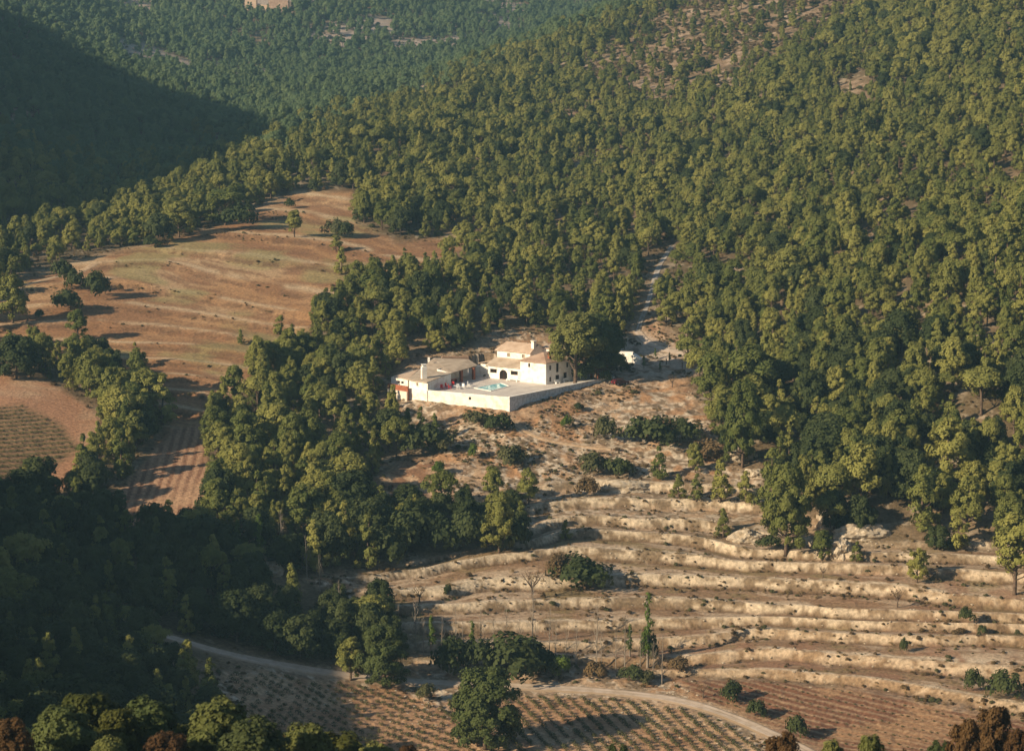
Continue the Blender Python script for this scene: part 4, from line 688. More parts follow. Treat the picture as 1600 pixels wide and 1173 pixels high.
# rock outcrops that read as single pale masses
def outcrop(u, v, wpx, hpx, label, seed):
    p, h = pxm(u, v, hpx); wd = h*wpx/hpx; bm = bmesh.new(); bmesh.ops.create_icosphere(bm, subdivisions=4, radius=1)
    for q in bm.verts:
        n_ = float(fbm(np.array([q.co.x*2+seed]), np.array([q.co.y*2+q.co.z*3]), 1, 3, seed)[0]); n_ = round(n_*7)/7*.7+n_*.3; q.co *= .6+.8*n_; q.co.x *= wd/2; q.co.y *= h*.8; q.co.z *= h*.95
    me = bpy.data.meshes.new('rock_outcrop'); bm.to_mesh(me); bm.free(); me.materials.append(M['rocks']); return mono('rock_outcrop', me, p, 1, label, 'rock', rz=rng.uniform(-.15, .15))
outcrop(1150,716,56,20,'cream rock ledge at the foot of the right wood corner',1); outcrop(1178,742,36,12,'thin grey-white rock ledge just below the cream one',2); outcrop(1298,818,44,26,'orange-tinted cream rock under the long bare trunk',3); outcrop(1345,838,84,22,'long cream rock outcrop at the foot of the right wood',4)
outcrop(1312,862,36,22,'grey-cream boulder below the long rock outcrop',5); outcrop(1165,842,54,20,'cream rock face left of the dense conical pine',6); outcrop(975,762,80,18,'white rock face on the highest terrace bank',7); outcrop(420,895,40,20,'pale rock patch in the left gully',8)
# ------------------------------------------------------------------ vineyards: every vine a plant of its own, the largest 300; the rest one mass
def rows(poly, pa, pb, spx, sp, jit):
    a = np.array(hit(*pa)); b = np.array(hit(*pb)); dr = (b-a)/np.linalg.norm(b-a); nr = np.array([-dr[1], dr[0]]); out = []
    for i in range(-90, 91):
        for j in range(-90, 91):
            q = a+nr*i*spx+dr*(j*sp+rng.uniform(-.25, .25))+rng.normal(size=2)*jit; out.append(q)
    q = np.array(out); z = S(q[:, 0], q[:, 1]); u, v, d = proj(q[:, 0], q[:, 1], z); m = (sdist(u, v, poly) > 1.5) & (ldist(q[:, 0], q[:, 1], roads['road']) > 3.0); return q[m]
va = rows(VINE_L, (367,1054), (503,1137), 2.35, 1.55, .12); vb = rows(VINE_R, (890,1092), (975,1173), 2.35, 1.35, .12)
vq = np.concatenate([va, vb]); side = np.r_[np.zeros(len(va)), np.ones(len(vb))]; gone = rng.uniform(size=len(vq)) < .08; vq = vq[~gone]; side = side[~gone]; vz = land(vq[:, 0], vq[:, 1])[0]; uu, vv, dd = proj(vq[:, 0], vq[:, 1], vz)
inn = (uu > 2) & (uu < 1598) & (vv < 1172); od = np.argsort(dd+1e4*~inn); print('vines', len(vq), inn.sum())
VM = [leafmesh('vine', [(0, 0, .42, .42), (.3, .08, .3, .32), (-.28, -.06, .34, .3)], 210, .075, [M['olive']], 600+i, trunk=MB().tube([(0, 0, -.1), (.03, 0, .4)], [.05, .035], 5)) for i in range(3)]
for me in VM: me.materials.append(M['bark'])
r0 = math.atan2(*(np.array(hit(503,1137))-np.array(hit(367,1054)))[::-1])
for n_, i in enumerate(od):
    if n_ >= 300: break
    left = side[i] == 0; t_ = 'low green vine bush in the striped vineyard '+('left of the big roadside pine' if left else 'right of the big roadside pine')
    mono('vine', VM[n_ % 3], (vq[i, 0], vq[i, 1], vz[i]-.05), float(rng.uniform(.8, 1.35)), t_, 'vine', 'vines of the '+('left' if left else 'right')+' striped vineyard', rz=float(rng.uniform(-.3, .3)+r0))
lv_ = rows([(-40,640),(30,632),(90,662),(125,700),(60,742),(-40,770)], (10,700), (130,690), 2.2, 1.3, .2); rvn = rows(REDV, (1250,1080), (1560,1150), 3.8, 1.6, .15)
o_ = np.concatenate([vq[od[300:]], lv_, rvn]); oz = land(o_[:, 0], o_[:, 1])[0]; hid4 = bpy.data.collections.new('vine_shapes')
for k_ in range(3): hid4.objects.link(bpy.data.objects.new('shape_%02d' % k_, VM[k_]))
no = len(o_); s4 = np.concatenate([rng.uniform(.8, 1.3, len(vq)-300 if len(vq) > 300 else 0), rng.uniform(.4, .85, len(lv_)), rng.uniform(.3, .6, len(rvn))]); mass('distant_vines', 'rows of low vines in the farther parts of the vineyards', hid4, np.stack([o_[:, 0], o_[:, 1], oz-.05], 1), rng.integers(0, 3, no), np.stack([s4, s4, s4], 1), np.stack([np.zeros(no), np.zeros(no), np.full(no, r0)], 1))

# ------------------------------------------------------------------ farmhouse
def wall_open(mb, p, q, z0, z1, ops=(), thick=.25, out=None):
    """wall face from p to q (plan points) between z0 and z1 with rectangular openings (s0,s1,h0,h1), reveals turned inwards"""
    p = Vector((p[0], p[1], 0)); q = Vector((q[0], q[1], 0)); Ln = (q-p).length; t = (q-p)/Ln; n = out if out is not None else Vector((t.y, -t.x, 0))
    W = lambda s, z, d=0: p+t*s-n*d+Vector((0, 0, z)); S_ = sorted({0, Ln} | {o[0] for o in ops} | {o[1] for o in ops}); Z_ = sorted({z0, z1} | {o[2] for o in ops} | {o[3] for o in ops})
    for a, b in zip(S_[:-1], S_[1:]):
        for c, d in zip(Z_[:-1], Z_[1:]):
            m = ((a+b)/2, (c+d)/2)
            if any(o[0] < m[0] < o[1] and o[2] < m[1] < o[3] for o in ops): continue
            mb.poly([W(a, c), W(b, c), W(b, d), W(a, d)])
    for o in ops:
        s0, s1, h0, h1 = o[:4]; mb.poly([W(s0, h0), W(s0, h0, thick), W(s1, h0, thick), W(s1, h0)]); mb.poly([W(s0, h1, thick), W(s0, h1), W(s1, h1), W(s1, h1, thick)])
        mb.poly([W(s0, h0, thick), W(s0, h0), W(s0, h1), W(s0, h1, thick)]); mb.poly([W(s1, h0), W(s1, h0, thick), W(s1, h1, thick), W(s1, h1)])
        if len(o) > 4 and o[4] == 'arch':
            r = (s1-s0)/2; cx = (s0+s1)/2; zc = h1-r; N_ = 8
            for sgn in (-1, 1):
                pts = [(cx+sgn*r*math.cos(a_), zc+r*math.sin(a_)) for a_ in [math.pi/2*k/N_ for k in range(N_+1)]]
                for A, B_ in zip(pts[:-1], pts[1:]): mb.poly([W(A[0], A[1], .01), W(cx+sgn*r, h1, .01), W(B_[0], B_[1], .01)])
    return W
def window(parent, W, o, m='dark', frame='wood', bars=True, name='window', thick=.2):
    s0, s1, h0, h1 = o[:4]; f = MB(); e = .07
    for a, b, c, d in ((s0, s1, h0, h0+e), (s0, s1, h1-e, h1), (s0, s0+e, h0+e, h1-e), (s1-e, s1, h0+e, h1-e)): f.add([W(a, c, thick-.06), W(b, c, thick-.06), W(b, d, thick-.06), W(a, d, thick-.06), W(a, c, thick), W(b, c, thick), W(b, d, thick), W(a, d, thick)], [(0,1,2,3),(7,6,5,4),(0,4,5,1),(1,5,6,2),(2,6,7,3),(3,7,4,0)])
    if bars: mid = (s0+s1)/2; f.add([W(mid-.03, h0+e, thick-.05), W(mid+.03, h0+e, thick-.05), W(mid+.03, h1-e, thick-.05), W(mid-.03, h1-e, thick-.05)], [(0,1,2,3)])
    fo = f.build(name, M[frame], parent); MB().poly([W(s0, h0, thick+.003), W(s1, h0, thick+.003), W(s1, h1, thick+.003), W(s0, h1, thick+.003)]).build('pane', M[m], fo); return fo
P2 = lambda a, b: tuple(L(a, b))[:2]
house = thing('farmhouse', 'white two-storey farmhouse with tiled roofs, arcade and arched door behind the pool', 'house', O4)
n1_ = E2*-1; outF = Vector((n1_.x, n1_.y, 0)); outF = (outF - E1*outF.dot(E1)).normalized()      # outward normal of the front faces
outS = (E1*-1-E2*(E1*-1).dot(E2)).normalized()                                                  # outward normal of the side faces
# right block: two storeys, a 0..7.5, b 0..11.5
H_ = 4
m_ = MB(); o1 = (4.6, 5.15, H_+3.9, H_+4.9); Wf = wall_open(m_, P2(0,0), P2(7.5,0), 2, H_+5.4, [o1], out=outF)
so = [(1.2,1.9,H_+3.4,H_+4.6),(3.6,4.5,H_+2.6,H_+4.9),(7.2,7.9,H_+3.4,H_+4.6),(9.6,10.3,H_+3.4,H_+4.6),(1.2,1.9,H_+.5,H_+1.7),(3.4,4.7,H_+.5,H_+1.9),(6.2,7.4,H_+.02,H_+2.2),(9.3,10.1,H_+.8,H_+1.8)]
Ws = wall_open(m_, P2(0,0), P2(0,11.5), 2, H_+5.4, so, out=outS); wall_open(m_, P2(7.5,0), P2(7.5,11.5), 2, H_+5.4, out=-outS); wall_open(m_, P2(0,11.5), P2(7.5,11.5), 2, H_+5.4, out=-outF); m_.build('wall', M['wall'], house)
window(house, Wf, o1, 'dark', 'wood', False)
for k, o in enumerate(so): window(house, Ws, o, name='door' if k == 6 else 'window')
def roof(pts, faces, m, name='roof', th=.16):
    mb = MB(); top = [Vector(p) for p in pts]; n = len(top); mb.v = [tuple(p) for p in top]+[tuple(p-Vector((0, 0, th))) for p in top]; mb.f = [tuple(f) for f in faces]+[tuple(i+n for i in f[::-1]) for f in faces]
    ed = {}
    for f in faces:
        for a, b in zip(f, f[1:]+f[:1]): ed[(a, b)] = 1
    for (a, b) in ed:
        if (b, a) not in ed: mb.f.append((b, a, a+n, b+n))
    return mb.build(name, M[m], house if name == 'roof' else None)
e = .35; h0, h1 = 5.48, 7.4
rr_ = roof([L(-e,-e,h0-.1), L(7.5+e,-e,h0-.1), L(7.5+e,11.5+e,h0-.1), L(-e,11.5+e,h0-.1), L(3.75,3.6,h1), L(3.75,8,h1)], [(0,4,1)[::-1], (1,4,5,2)[::-1], (2,5,3)[::-1], (3,5,4,0)[::-1]], 'tile_red')
rr_['label'] = 'reddish hipped roof over the right block'
# arcade lean-to: a 7.5..17.3, b 0..3.5
lw = [(1.0,3.1,H_+1.45,H_+2.45),(4.1,6.4,H_+.02,H_+2.45,'arch'),(7.2,9.2,H_+1.45,H_+2.45)]
m_ = MB(); p0 = L(7.5,.35); p1 = L(17.3,.35); Wl = wall_open(m_, tuple(p0)[:2], tuple(p1)[:2], 2, H_+3.4, lw, .3, outF); m_.poly([L(17.3,.35,-2), L(17.3,3.5,-2), L(17.3,3.5,4.85), L(17.3,.35,3.4)]); m_.build('wall', M['wall'], house)
for k, o in enumerate(lw): window(house, Wl, o, 'dark', 'wood', name='arched_door' if k == 1 else 'window', thick=.28)
r_ = roof([L(7.5,-.1,3.42), L(17.7,-.1,3.42), L(17.7,3.5,5.0), L(7.5,3.5,5.0)], [(0,3,2,1)], 'tile'); r_['label'] = 'tan lean-to roof over the arcade'
# upper block: a 7.5..17.3, b 3.5..9.5
m_ = MB(); uo = [(1.6,2.4,H_+5.35,H_+6.3),(5.9,6.8,H_+5.35,H_+6.3)]; Wu = wall_open(m_, P2(7.5,3.5), P2(17.3,3.5), H_, H_+6.9, uo, out=outF)
for a_ in (7.5, 17.3): m_.poly([L(a_,3.5,-2), L(a_,9.5,-2), L(a_,9.5,6.9), L(a_,6.5,8.6), L(a_,3.5,6.9)])
wall_open(m_, P2(7.5,9.5), P2(17.3,9.5), 2, H_+6.9, out=-outF); m_.build('wall', M['wall'], house)
for o in uo: window(house, Wu, o, 'grille', 'grille', False)
r_ = roof([L(7.1,3.1,6.86), L(17.7,3.1,6.86), L(17.0,6.5,8.75), L(7.8,6.5,8.75), L(17.7,9.9,6.86), L(7.1,9.9,6.86)], [(0,3,2,1), (3,5,4,2)], 'tile_pale'); r_['label'] = 'pale tan gabled roof over the upper storey'
# back block behind the right block
m_ = MB(); bw = [L(2.5,8), L(7.4,8), L(7.4,13.5), L(2.5,13.5)]
for (a_, b_) in zip(bw, bw[1:]+bw[:1]): m_.poly([a_-Vector((0,0,2)), b_-Vector((0,0,2)), b_+Vector((0,0,7.5)), a_+Vector((0,0,7.5))])
m_.build('wall', M['wall'], house); r_ = roof([L(2.1,7.6,7.4), L(7.8,7.6,7.9), L(7.8,13.9,8.6), L(2.1,13.9,8.2)], [(0,3,2,1)], 'tile_pale')
c_ = MB(); c_.box(L(7.9,5.2,8.6), (.9,.9,1.9), R(44)); c_.box(L(7.9,5.2,9.65), (1.15,1.15,.18), R(44)); c_.build('chimney', M['wall'], house)
c_ = MB(); c_.box(L(1.2,2.6,6.7), (.6,.6,1.1), R(44)); c_.box(L(1.2,2.6,7.35), (.8,.8,.14), R(44)); c_.build('chimney', M['brick'], house)['label'] = 'small brick chimney on the reddish roof'
# low store at the left back of the house
st_ = thing('store_room', 'small white store with sloping tile top between annexe and farmhouse', 'shed', L(19.5,4))
m_ = MB(); sb = [L(17.6,3), L(21.5,2.6), L(21.5,7), L(17.6,7)]; hs_ = [3.9, 3.0, 3.2, 4.4]; ops_ = [(1.2,2.6,H_+1.7,H_+2.6)]
Wz = wall_open(m_, tuple(sb[0])[:2], tuple(sb[1])[:2], 2, H_+3.0, ops_, out=outF); m_.poly([sb[1]-Vector((0,0,2)), sb[2]-Vector((0,0,2)), sb[2]+Vector((0,0,3.2)), sb[1]+Vector((0,0,3))]); m_.poly([sb[2]-Vector((0,0,2)), sb[3]-Vector((0,0,2)), sb[3]+Vector((0,0,4.4)), sb[2]+Vector((0,0,3.2))]); m_.build('wall', M['wall'], st_)
window(st_, Wz, ops_[0]); r2_ = MB().slab([L(17.4,2.6,4.3), L(17.4,7.3,4.8), L(21.9,7.3,3.45), L(21.9,2.2,3.2)], .15).build('roof', M['tile_pale'], st_)
# ------------------------------------------------------------------ annexe with porch on the left
ann = thing('annexe', 'long low white annexe with tan tiled roof, fat chimney and red-pillared porch', 'house', G(680,604,4))
e1, e2, e3, e4 = G(637,592.5,6.3), G(667,597.2,6.4), G(705,582.5,7.0), G(746,570.5,7.2); r1, r2, r3 = G(657.5,575.5,7.2), G(678,559,8.6), G(732,561,8.2)
m = MB(); low = lambda p, z: Vector((p.x, p.y, z)); ins = lambda p, q, k: p+(q-p)*k
cen = Vector(((e2+r3)/2)); i2, i3, i4, j1, j2, j3, i1 = [ins(Vector(p), cen, .035) for p in (e2, e3, e4, r1, r2, r3, e1)]
def wq(mb, p, q, z0, zp, zq): mb.poly([low(p, z0), low(q, z0), low(q, zq), low(p, zp)])
wo = [(2.6,3.3,5.0,5.8)]; f1, f2_ = low(i1, 0), low(i2, 0); tt_ = (f2_-f1).normalized(); Wa = wall_open(m, tuple(f1)[:2], tuple(f2_)[:2], -1, 6.2, wo, out=Vector((tt_.y, -tt_.x, 0)))
wq(m, i2, i3, -1, 6.25, 6.85); k3_ = i3+E1*4.2; wq(m, i3, k3_, 3, 6.85, 7.6); k4_ = i4+E1*4.2; wq(m, k3_, k4_, 3, 7.5, 7.6); wq(m, j3, k4_, 3, 8.0, 7.6); wq(m, j2, j3, 3, 8.4, 8.0); wq(m, j1, j2, 2, 7.0, 8.4); wq(m, i1, j1, 1, 6.15, 7.0); m.build('wall', M['wall'], ann)
window(ann, Wa, wo[0], 'grille', 'grille', False)
def rslab(pts, tris, mname, th=.16):
    mb = MB(); n = len(pts); mb.v = [tuple(p) for p in pts]+[tuple(Vector(p)-Vector((0, 0, th))) for p in pts]; mb.f = list(tris)+[tuple(i+n for i in f[::-1]) for f in tris]; ed = {}
    for f in tris:
        for a, b in zip(f, f[1:]+f[:1]): ed[(a, b)] = 1
    for (a, b) in ed:
        if (b, a) not in ed: mb.f.append((b, a, a+n, b+n))
    return mb.build('roof', M[mname], ann)
rslab([e2, e3, e4, r3, r2, r1], [(0,1,5), (1,4,5), (1,2,3,4)], 'tile'); rslab([e1, e2+Vector((0,0,-.03)), r1+Vector((0,0,-.03))], [(0,1,2)], 'tile')
rslab([G(614,588,6.0), G(637,592.5,6.2), G(657.5,575.5,7.1), G(655,576.3,7.15)], [(0,1,2,3)], 'tile_pale')
m = MB(); a_, b_ = G(611,588,6.2), G(637,591.2,6.3); pa, pb = low(a_, 0), low(b_, 0); t_ = (pb-pa).normalized(); ao = [(2.0,3.0,4.7,5.4),(3.3,4.2,4.7,5.4)]; Wb = wall_open(m, tuple(pa)[:2], tuple(pb)[:2], 1.5, 6.0, ao, out=Vector((t_.y, -t_.x, 0)))
c_ = G(655,577,7.0); wq(m, b_, c_, 2, 6.1, 7.0); wq(m, a_, c_+Vector((-1.5,1,0)), 2, 6.0, 6.9); m.build('wall', M['wall'], ann)
for o in ao: window(ann, Wb, o, frame='wall', bars=False)
cc = G(662.3,594,6.2); c_ = MB(); c_.box(cc+Vector((0,.6,1.4)), (1.25,1.1,3.8), R(20)); c_.box(cc+Vector((0,.6,3.45)), (.8,.8,.5), R(20)); c_.box(cc+Vector((0,.6,3.8)), (1.2,1.1,.14), R(20)); c_.build('chimney', M['wall'], ann)
c_ = MB(); c_.box(G(670,562,8.2), (.5,.5,1.2)); c_.box(G(670,562,8.9)+Vector((0,0,0)), (.7,.7,.12)); c_.build('chimney', M['wall'], ann)
for (u_, v_) in ((720.6,596.5), (740,592.5)): q = G(u_, v_, 4); MB().box(q+Vector((0,0,1.45)), (.62,.62,2.9), R(44)).build('pillar', M['brick'], ann)
q1, q2 = G(706,596.5,4), G(741.5,592,4); MB().slab([q1+Vector((0,0,2.95)), q1+Vector((.3,.3,2.95)), q2+Vector((.3,.3,3.05)), q2+Vector((0,0,3.05))], .25).build('beam', M['wood'], ann)
hi = thing('back_wing', 'narrow wing with pale red roof rising behind the annexe', 'house', G(712,560,4)); m = MB(); a_, b_ = G(655,577,4), G(676,566,4); w1, w2, w3, w4 = G(690,569,4), G(734,571,4), G(736,566,4), G(692,564,4)
for p_, q_ in ((w1,w2),(w2,w3),(w3,w4),(w4,w1)): wq(m, p_, q_, 2, 7.0, 7.0)
m.build('wall', M['wall'], hi); MB().slab([G(688.5,558.8,7.2), G(733,560.6,7.2), G(732,556.6,8.0), G(692,556.2,8.0)], .14).build('roof', M['tile_red'], hi)
# walls of the yard
bw_ = thing('yard_wall', 'white garden wall closing the yard between the annexe porch and the farmhouse', 'wall', G(745,580,4)); MB().slab([G(732,571.5,6.4), G(762,573.5,6.4), G(763,571.5,6.4), G(733,569.5,6.4)], 3.2).build('wall', M['wall'], bw_)
# terrace: floor, white front wall, rubble side wall
fl = MB(); fl.slab([Vector((p[0], p[1], 4.0)) for p in PLAT], .4); tag(fl.build('terrace_floor', M['paving']), 'pale pink-grey paved terrace round the pool', kind='structure')
def longwall(mb, pts, ztop, zbot, th):
    pts = [Vector(p) for p in pts]
    for a, b, zt, zt2 in zip(pts[:-1], pts[1:], ztop[:-1], ztop[1:]):
        t = (b-a); t.z = 0; t.normalize(); n = Vector((t.y, -t.x, 0))*th
        A, B_ = low(a, zt), low(b, zt2); mb.add([A, B_, B_+n*-1, A-n, low(a, zbot), low(b, zbot), low(b-n, zbot), low(a-n, zbot)], [(0,1,2,3),(7,6,5,4),(0,4,5,1),(1,5,6,2),(2,6,7,3),(3,7,4,0)])
    return mb
cr = G(795,622.5,4); cl_ = G(668.6,611.5,4); fw = thing('terrace_wall', 'tall white rendered terrace wall with a small dark hole under the pool', 'wall', cr)
dirw = (cr-cl_).normalized(); outw = Vector((dirw.y, -dirw.x, 0)); m = MB(); Lw = (cr-cl_).length; p_, q_ = cl_+outw*.3, cr+outw*.3; ho_ = [(Lw*.515, Lw*.515+.65, 2.9, 3.6)]; Ww = wall_open(m, tuple(p_)[:2], tuple(q_)[:2], -2, 4.4, ho_, .3, outw)
m.add([low(p_,4.4), low(q_,4.4), low(q_-outw*.3,4.4), low(p_-outw*.3,4.4), low(q_-outw*.3,4.0), low(p_-outw*.3,4.0)], [(0,1,2,3),(3,2,4,5)]); m.poly([low(q_,-2), low(q_-outw*.35,-2), low(q_-outw*.35,4.4), low(q_,4.4)]); m.build('wall', M['wall'], fw)
MB().poly([Ww(ho_[0][0],2.9,.29), Ww(ho_[0][1],2.9,.29), Ww(ho_[0][1],3.6,.29), Ww(ho_[0][0],3.6,.29)]).build('hole_shade', M['dark'], fw)  # dark sheet stands for the shade inside the hole
rw_ = thing('retaining_wall', 'long grey rubble retaining wall running right from the terrace corner', 'wall', cr); m = MB(); pr_ = [cr+outw*.3, G(870,608.6,4), G(925,597.8,4), G(958,592,4)]; longwall(m, [Vector(p) for p in pr_], [4.4,4.5,4.6,4.6], -2, -.45); m.build('wall', M['stone'], rw_); m = MB(); longwall(m, [p+Vector((0,0,0)) for p in map(Vector, pr_)], [4.52,4.62,4.72,4.72], 4.41, -.55); m.build('coping', M['wall'], rw_)
pw = thing('planter_wall', 'low terracotta brick wall at the left end of the annexe', 'wall', G(622,607,4)); m = MB(); longwall(m, [G(607,604.5,4), G(637,609.5,4)], [4.9,4.9], 1.0, .35); m.build('wall', M['brick'], pw); m = MB(); longwall(m, [G(607,604.5,4), G(637,609.5,4)], [3.6,3.6], -1, -.4); m.build('footing', M['creamwall'], pw)  # footing in plain cream render
m = MB(); longwall(m, [G(637,607.6,4), G(668,611.8,4)], [4.3,4.3], -1, -.25); m.build('buttress', M['wall'], ann)
# pool
pool = thing('swimming_pool', 'turquoise rectangular swimming pool with white stone edge on the terrace', 'swimming pool', G(768,606,4)); pc_ = [G(744,606.2,4), G(782,598.8,4), G(794,603.6,4), G(767.5,610.6,4)]; cm_ = sum(pc_, Vector())/4
up = lambda p, z: Vector((p.x, p.y, 4+z)); o_c = [cm_+(p-cm_)*1.13 for p in pc_]; m = MB()
for k in range(4): a, b, c_, d_ = pc_[k], pc_[(k+1) % 4], o_c[(k+1) % 4], o_c[k]; m.add([up(d_,.13), up(c_,.13), up(b,.13), up(a,.13), up(d_,0), up(c_,0), up(b,.0), up(a,.0)], [(0,1,2,3),(0,4,5,1),(3,2,6,7)])
m.build('coping', M['wall'], pool); MB().poly([up(p,.05) for p in pc_]).build('water', M['water'], pool)
# furniture on the terrace
def chair_(loc, rz, col, label, group):
    t = thing('garden_chair', label, 'chair', loc, group, rz, 1.35); f = lambda nm, c, s: MB().box(Vector(c)+world_loc(t), s).build(nm, M[col], t)
    f('seat', (0,0,.42), (.5,.5,.06)); f('backrest', (0,.25,.72), (.5,.05,.55)); f('armrest', (-.26,0,.62), (.05,.5,.04)); f('armrest', (.26,0,.62), (.05,.5,.04))
    for a in (-.22, .22):
        for b in (-.22, .22): f('leg', (a,b,.2), (.05,.05,.4))
for k, (u_, v_, rz_, lb) in enumerate([(691,609,.6,'red plastic garden chair nearest the annexe wall'),(698,606.5,2.2,'red plastic garden chair behind the one by the annexe wall'),(703,608,1.4,'red plastic garden chair in the middle of the red group'),(708,604,3.0,'rear red garden chair closest to the porch pillar')]): chair_(G(u_,v_,4), rz_, 'red', lb, 'red chairs by the porch')
for k, (u_, v_, rz_, lb) in enumerate([(716,608,.3,'white garden chair next to the terrace parapet'),(725,607,2.6,'white garden chair between the parapet and the pool'),(733,604,1.2,'white garden chair nearest the left end of the pool')]): chair_(G(u_,v_,4), rz_, 'whitep', lb, 'white chairs by the pool')
tb = thing('garden_table', 'round white garden table between the red and white chairs', 'table', G(712,607,4)); q = world_loc(tb); MB().tube([q+Vector((0,0,.7)), q+Vector((0,0,.75))], .55, 16).build('tabletop', M['whitep'], tb); MB().tube([q, q+Vector((0,0,.7))], .05, 6).build('leg', M['whitep'], tb)
tb = thing('porch_table', 'red table in the shade under the porch roof', 'table', G(709,597,4)); q = world_loc(tb); MB().box(q+Vector((0,0,.74)), (1.8,.9,.06), R(44)).build('tabletop', M['red'], tb)
for a in (-.7,.7): MB().box(q+E2*a+Vector((0,0,.36)), (.08,.7,.7), R(44)).build('leg', M['wood'], tb)
bn = thing('stone_bench', 'long white bench against the arcade right of the arched door', 'bench', L(9,-.4)); MB().slab([L(7.8,-.3,.5), L(11,-.3,.5), L(11,-.8,.5), L(7.8,-.8,.5)], .1).build('seat', M['whitep'], bn)
for a in (8.0,10.8): MB().box(L(a,-.55,.2), (.3,.45,.4), R(-32)).build('leg', M['whitep'], bn)
for k, (a_, b_, s_) in enumerate([(-1.4,2.0,1.6),(-1.3,5.0,2.0)]):
    t = thing('garden_bench', ['white slatted bench near the front corner of the right block','white slatted bench beside the side door of the right block'][k], 'bench', L(a_,b_)); MB().slab([L(a_,b_,.45), L(a_,b_+s_,.45), L(a_+.5,b_+s_,.45), L(a_+.5,b_,.45)], .06).build('seat', M['whitep'], t); MB().slab([L(a_+.5,b_,.95), L(a_+.5,b_+s_,.95), L(a_+.56,b_+s_,.95), L(a_+.56,b_,.95)], .45).build('backrest', M['whitep'], t)
    for bb in (b_+.1, b_+s_-.1): MB().box(L(a_+.25,bb,.2), (.4,.06,.4), R(-32)).build('leg', M['whitep'], t)
pgd = thing('pergola', 'open brick-pillared pergola in the shade of the house pines', 'pergola', G(938,594,4)); pp = [G(934,593,4), G(941,590.5,4), G(924,590,4), G(931,588,4)]
for p in pp: MB().box(p+Vector((0,0,1.3)), (.5,.5,2.6), R(44)).build('pillar', M['brick'], pgd)
MB().slab([pp[0]+Vector((0,0,2.85)), pp[1]+Vector((0,0,2.85)), pp[3]+Vector((0,0,2.85)), pp[2]+Vector((0,0,2.85))], .2).build('roof', M['wood'], pgd)
for k, (u_, v_) in enumerate([(762,587.5), (757,588)]): mono('potted_shrub', BUSH['oak'+str(k)], G(u_,v_,4), .28, ['small dark shrub left of the arcade foot','second small shrub at the yard wall foot'][k], 'plant')
# parked car
cq = G(969,601,3.6); cq.z = ground_z(cq.x, cq.y)+.05; print('CAR', cq, proj(*cq)); ca = R(32); car = thing('parked_car', 'dark maroon estate car parked at the end of the retaining wall', 'car', cq, rz=ca)
prof = [(-2.1,.35),(-2.15,.75),(-2.0,1.0),(-1.75,1.42),(.35,1.45),(1.05,.98),(1.95,.86),(2.15,.62),(2.12,.35)]
def extr(prof, w, m, name, par, bev=0):
    mb = MB(); n = len(prof); mb.v = [(x, -w/2, z) for x, z in prof]+[(x, w/2, z) for x, z in prof]; mb.f = [tuple(range(n)), tuple(range(2*n-1, n-1, -1))]+[((i+1) % n, i, n+i, n+(i+1) % n) for i in range(n)]
    me = bpy.data.meshes.new(name); me.from_pydata(mb.v, [], mb.f); bmm = bmesh.new(); bmm.from_mesh(me); bmesh.ops.recalc_face_normals(bmm, faces=bmm.faces)
    if bev: bmesh.ops.bevel(bmm, geom=list(bmm.edges), offset=bev, segments=2, affect='EDGES')
    bmm.to_mesh(me); bmm.free(); me.materials.append(M[m]); o = bpy.data.objects.new(name, me); C.objects.link(o); o.parent = par; return o
import bmesh
extr(prof, 1.72, 'carp', 'body', car, .06); extr([(-1.72,1.02),(-1.55,1.36),(.25,1.38),(.8,1.02)], 1.745, 'glassd', 'window', car); extr([(.42,1.40),(1.0,1.02),(.97,.99),(.36,1.36)], 1.5, 'glassd', 'windscreen', car)
def cyl(c, r, w, m, name, par):
    me = bpy.data.meshes.new(name); bmm = bmesh.new(); bmesh.ops.create_cone(bmm, cap_ends=True, segments=18, radius1=r, radius2=r, depth=w, matrix=Matrix.Translation(c)@Matrix.Rotation(math.pi/2, 4, 'X')); bmm.to_mesh(me); bmm.free(); me.materials.append(M[m]); o = bpy.data.objects.new(name, me); C.objects.link(o); o.parent = par; return o
for x in (-1.3, 1.35):
    for y in (-.8, .8): wh = cyl((x,y,.32), .32, .2, 'tyre', 'wheel', car); cyl((x,y*1.14,.32), .19, .04, 'metal', 'hubcap', wh)
for y in (-.6, .6): q = MB(); q.box((2.14,y,.66), (.08,.3,.14)); o = q.build('headlight', M['lamp_glass']); o.parent = car
for y in (-.7, .7): q = MB(); q.box((-2.13,y,.8), (.08,.2,.25)); o = q.build('tail_light', M['red']); o.parent = car
# white vaulted tank and things by the driveway
ct = thing('water_tank', 'white rendered vaulted water tank beside the driveway', 'tank', at(985,566)); zc = ground_z(*tuple(ct.location)[:2]); a_ = R(-12); ux = Vector((math.cos(a_), math.sin(a_), 0)); uy = Vector((-ux.y, ux.x, 0)); o_ = Vector((ct.location.x, ct.location.y, zc)); m = MB(); N_ = 12; pr_ = [(-1.9,-1.0)]+[(-1.9*math.cos(math.pi*k/N_), 1.9+1.35*math.sin(math.pi*k/N_)) for k in range(N_+1)]+[(1.9,-1.0)]
n = len(pr_); m.v = [tuple(o_+uy*0+ux*(-3.6)+uy*p[0]+Vector((0,0,p[1]))) for p in pr_]+[tuple(o_+ux*(.9)+uy*p[0]+Vector((0,0,p[1]))) for p in pr_]; m.f = [tuple(range(n)), tuple(range(2*n-1,n-1,-1))]+[((i+1) % n, i, n+i, n+(i+1) % n) for i in range(n)]; m.build('vault', M['wall'], ct)
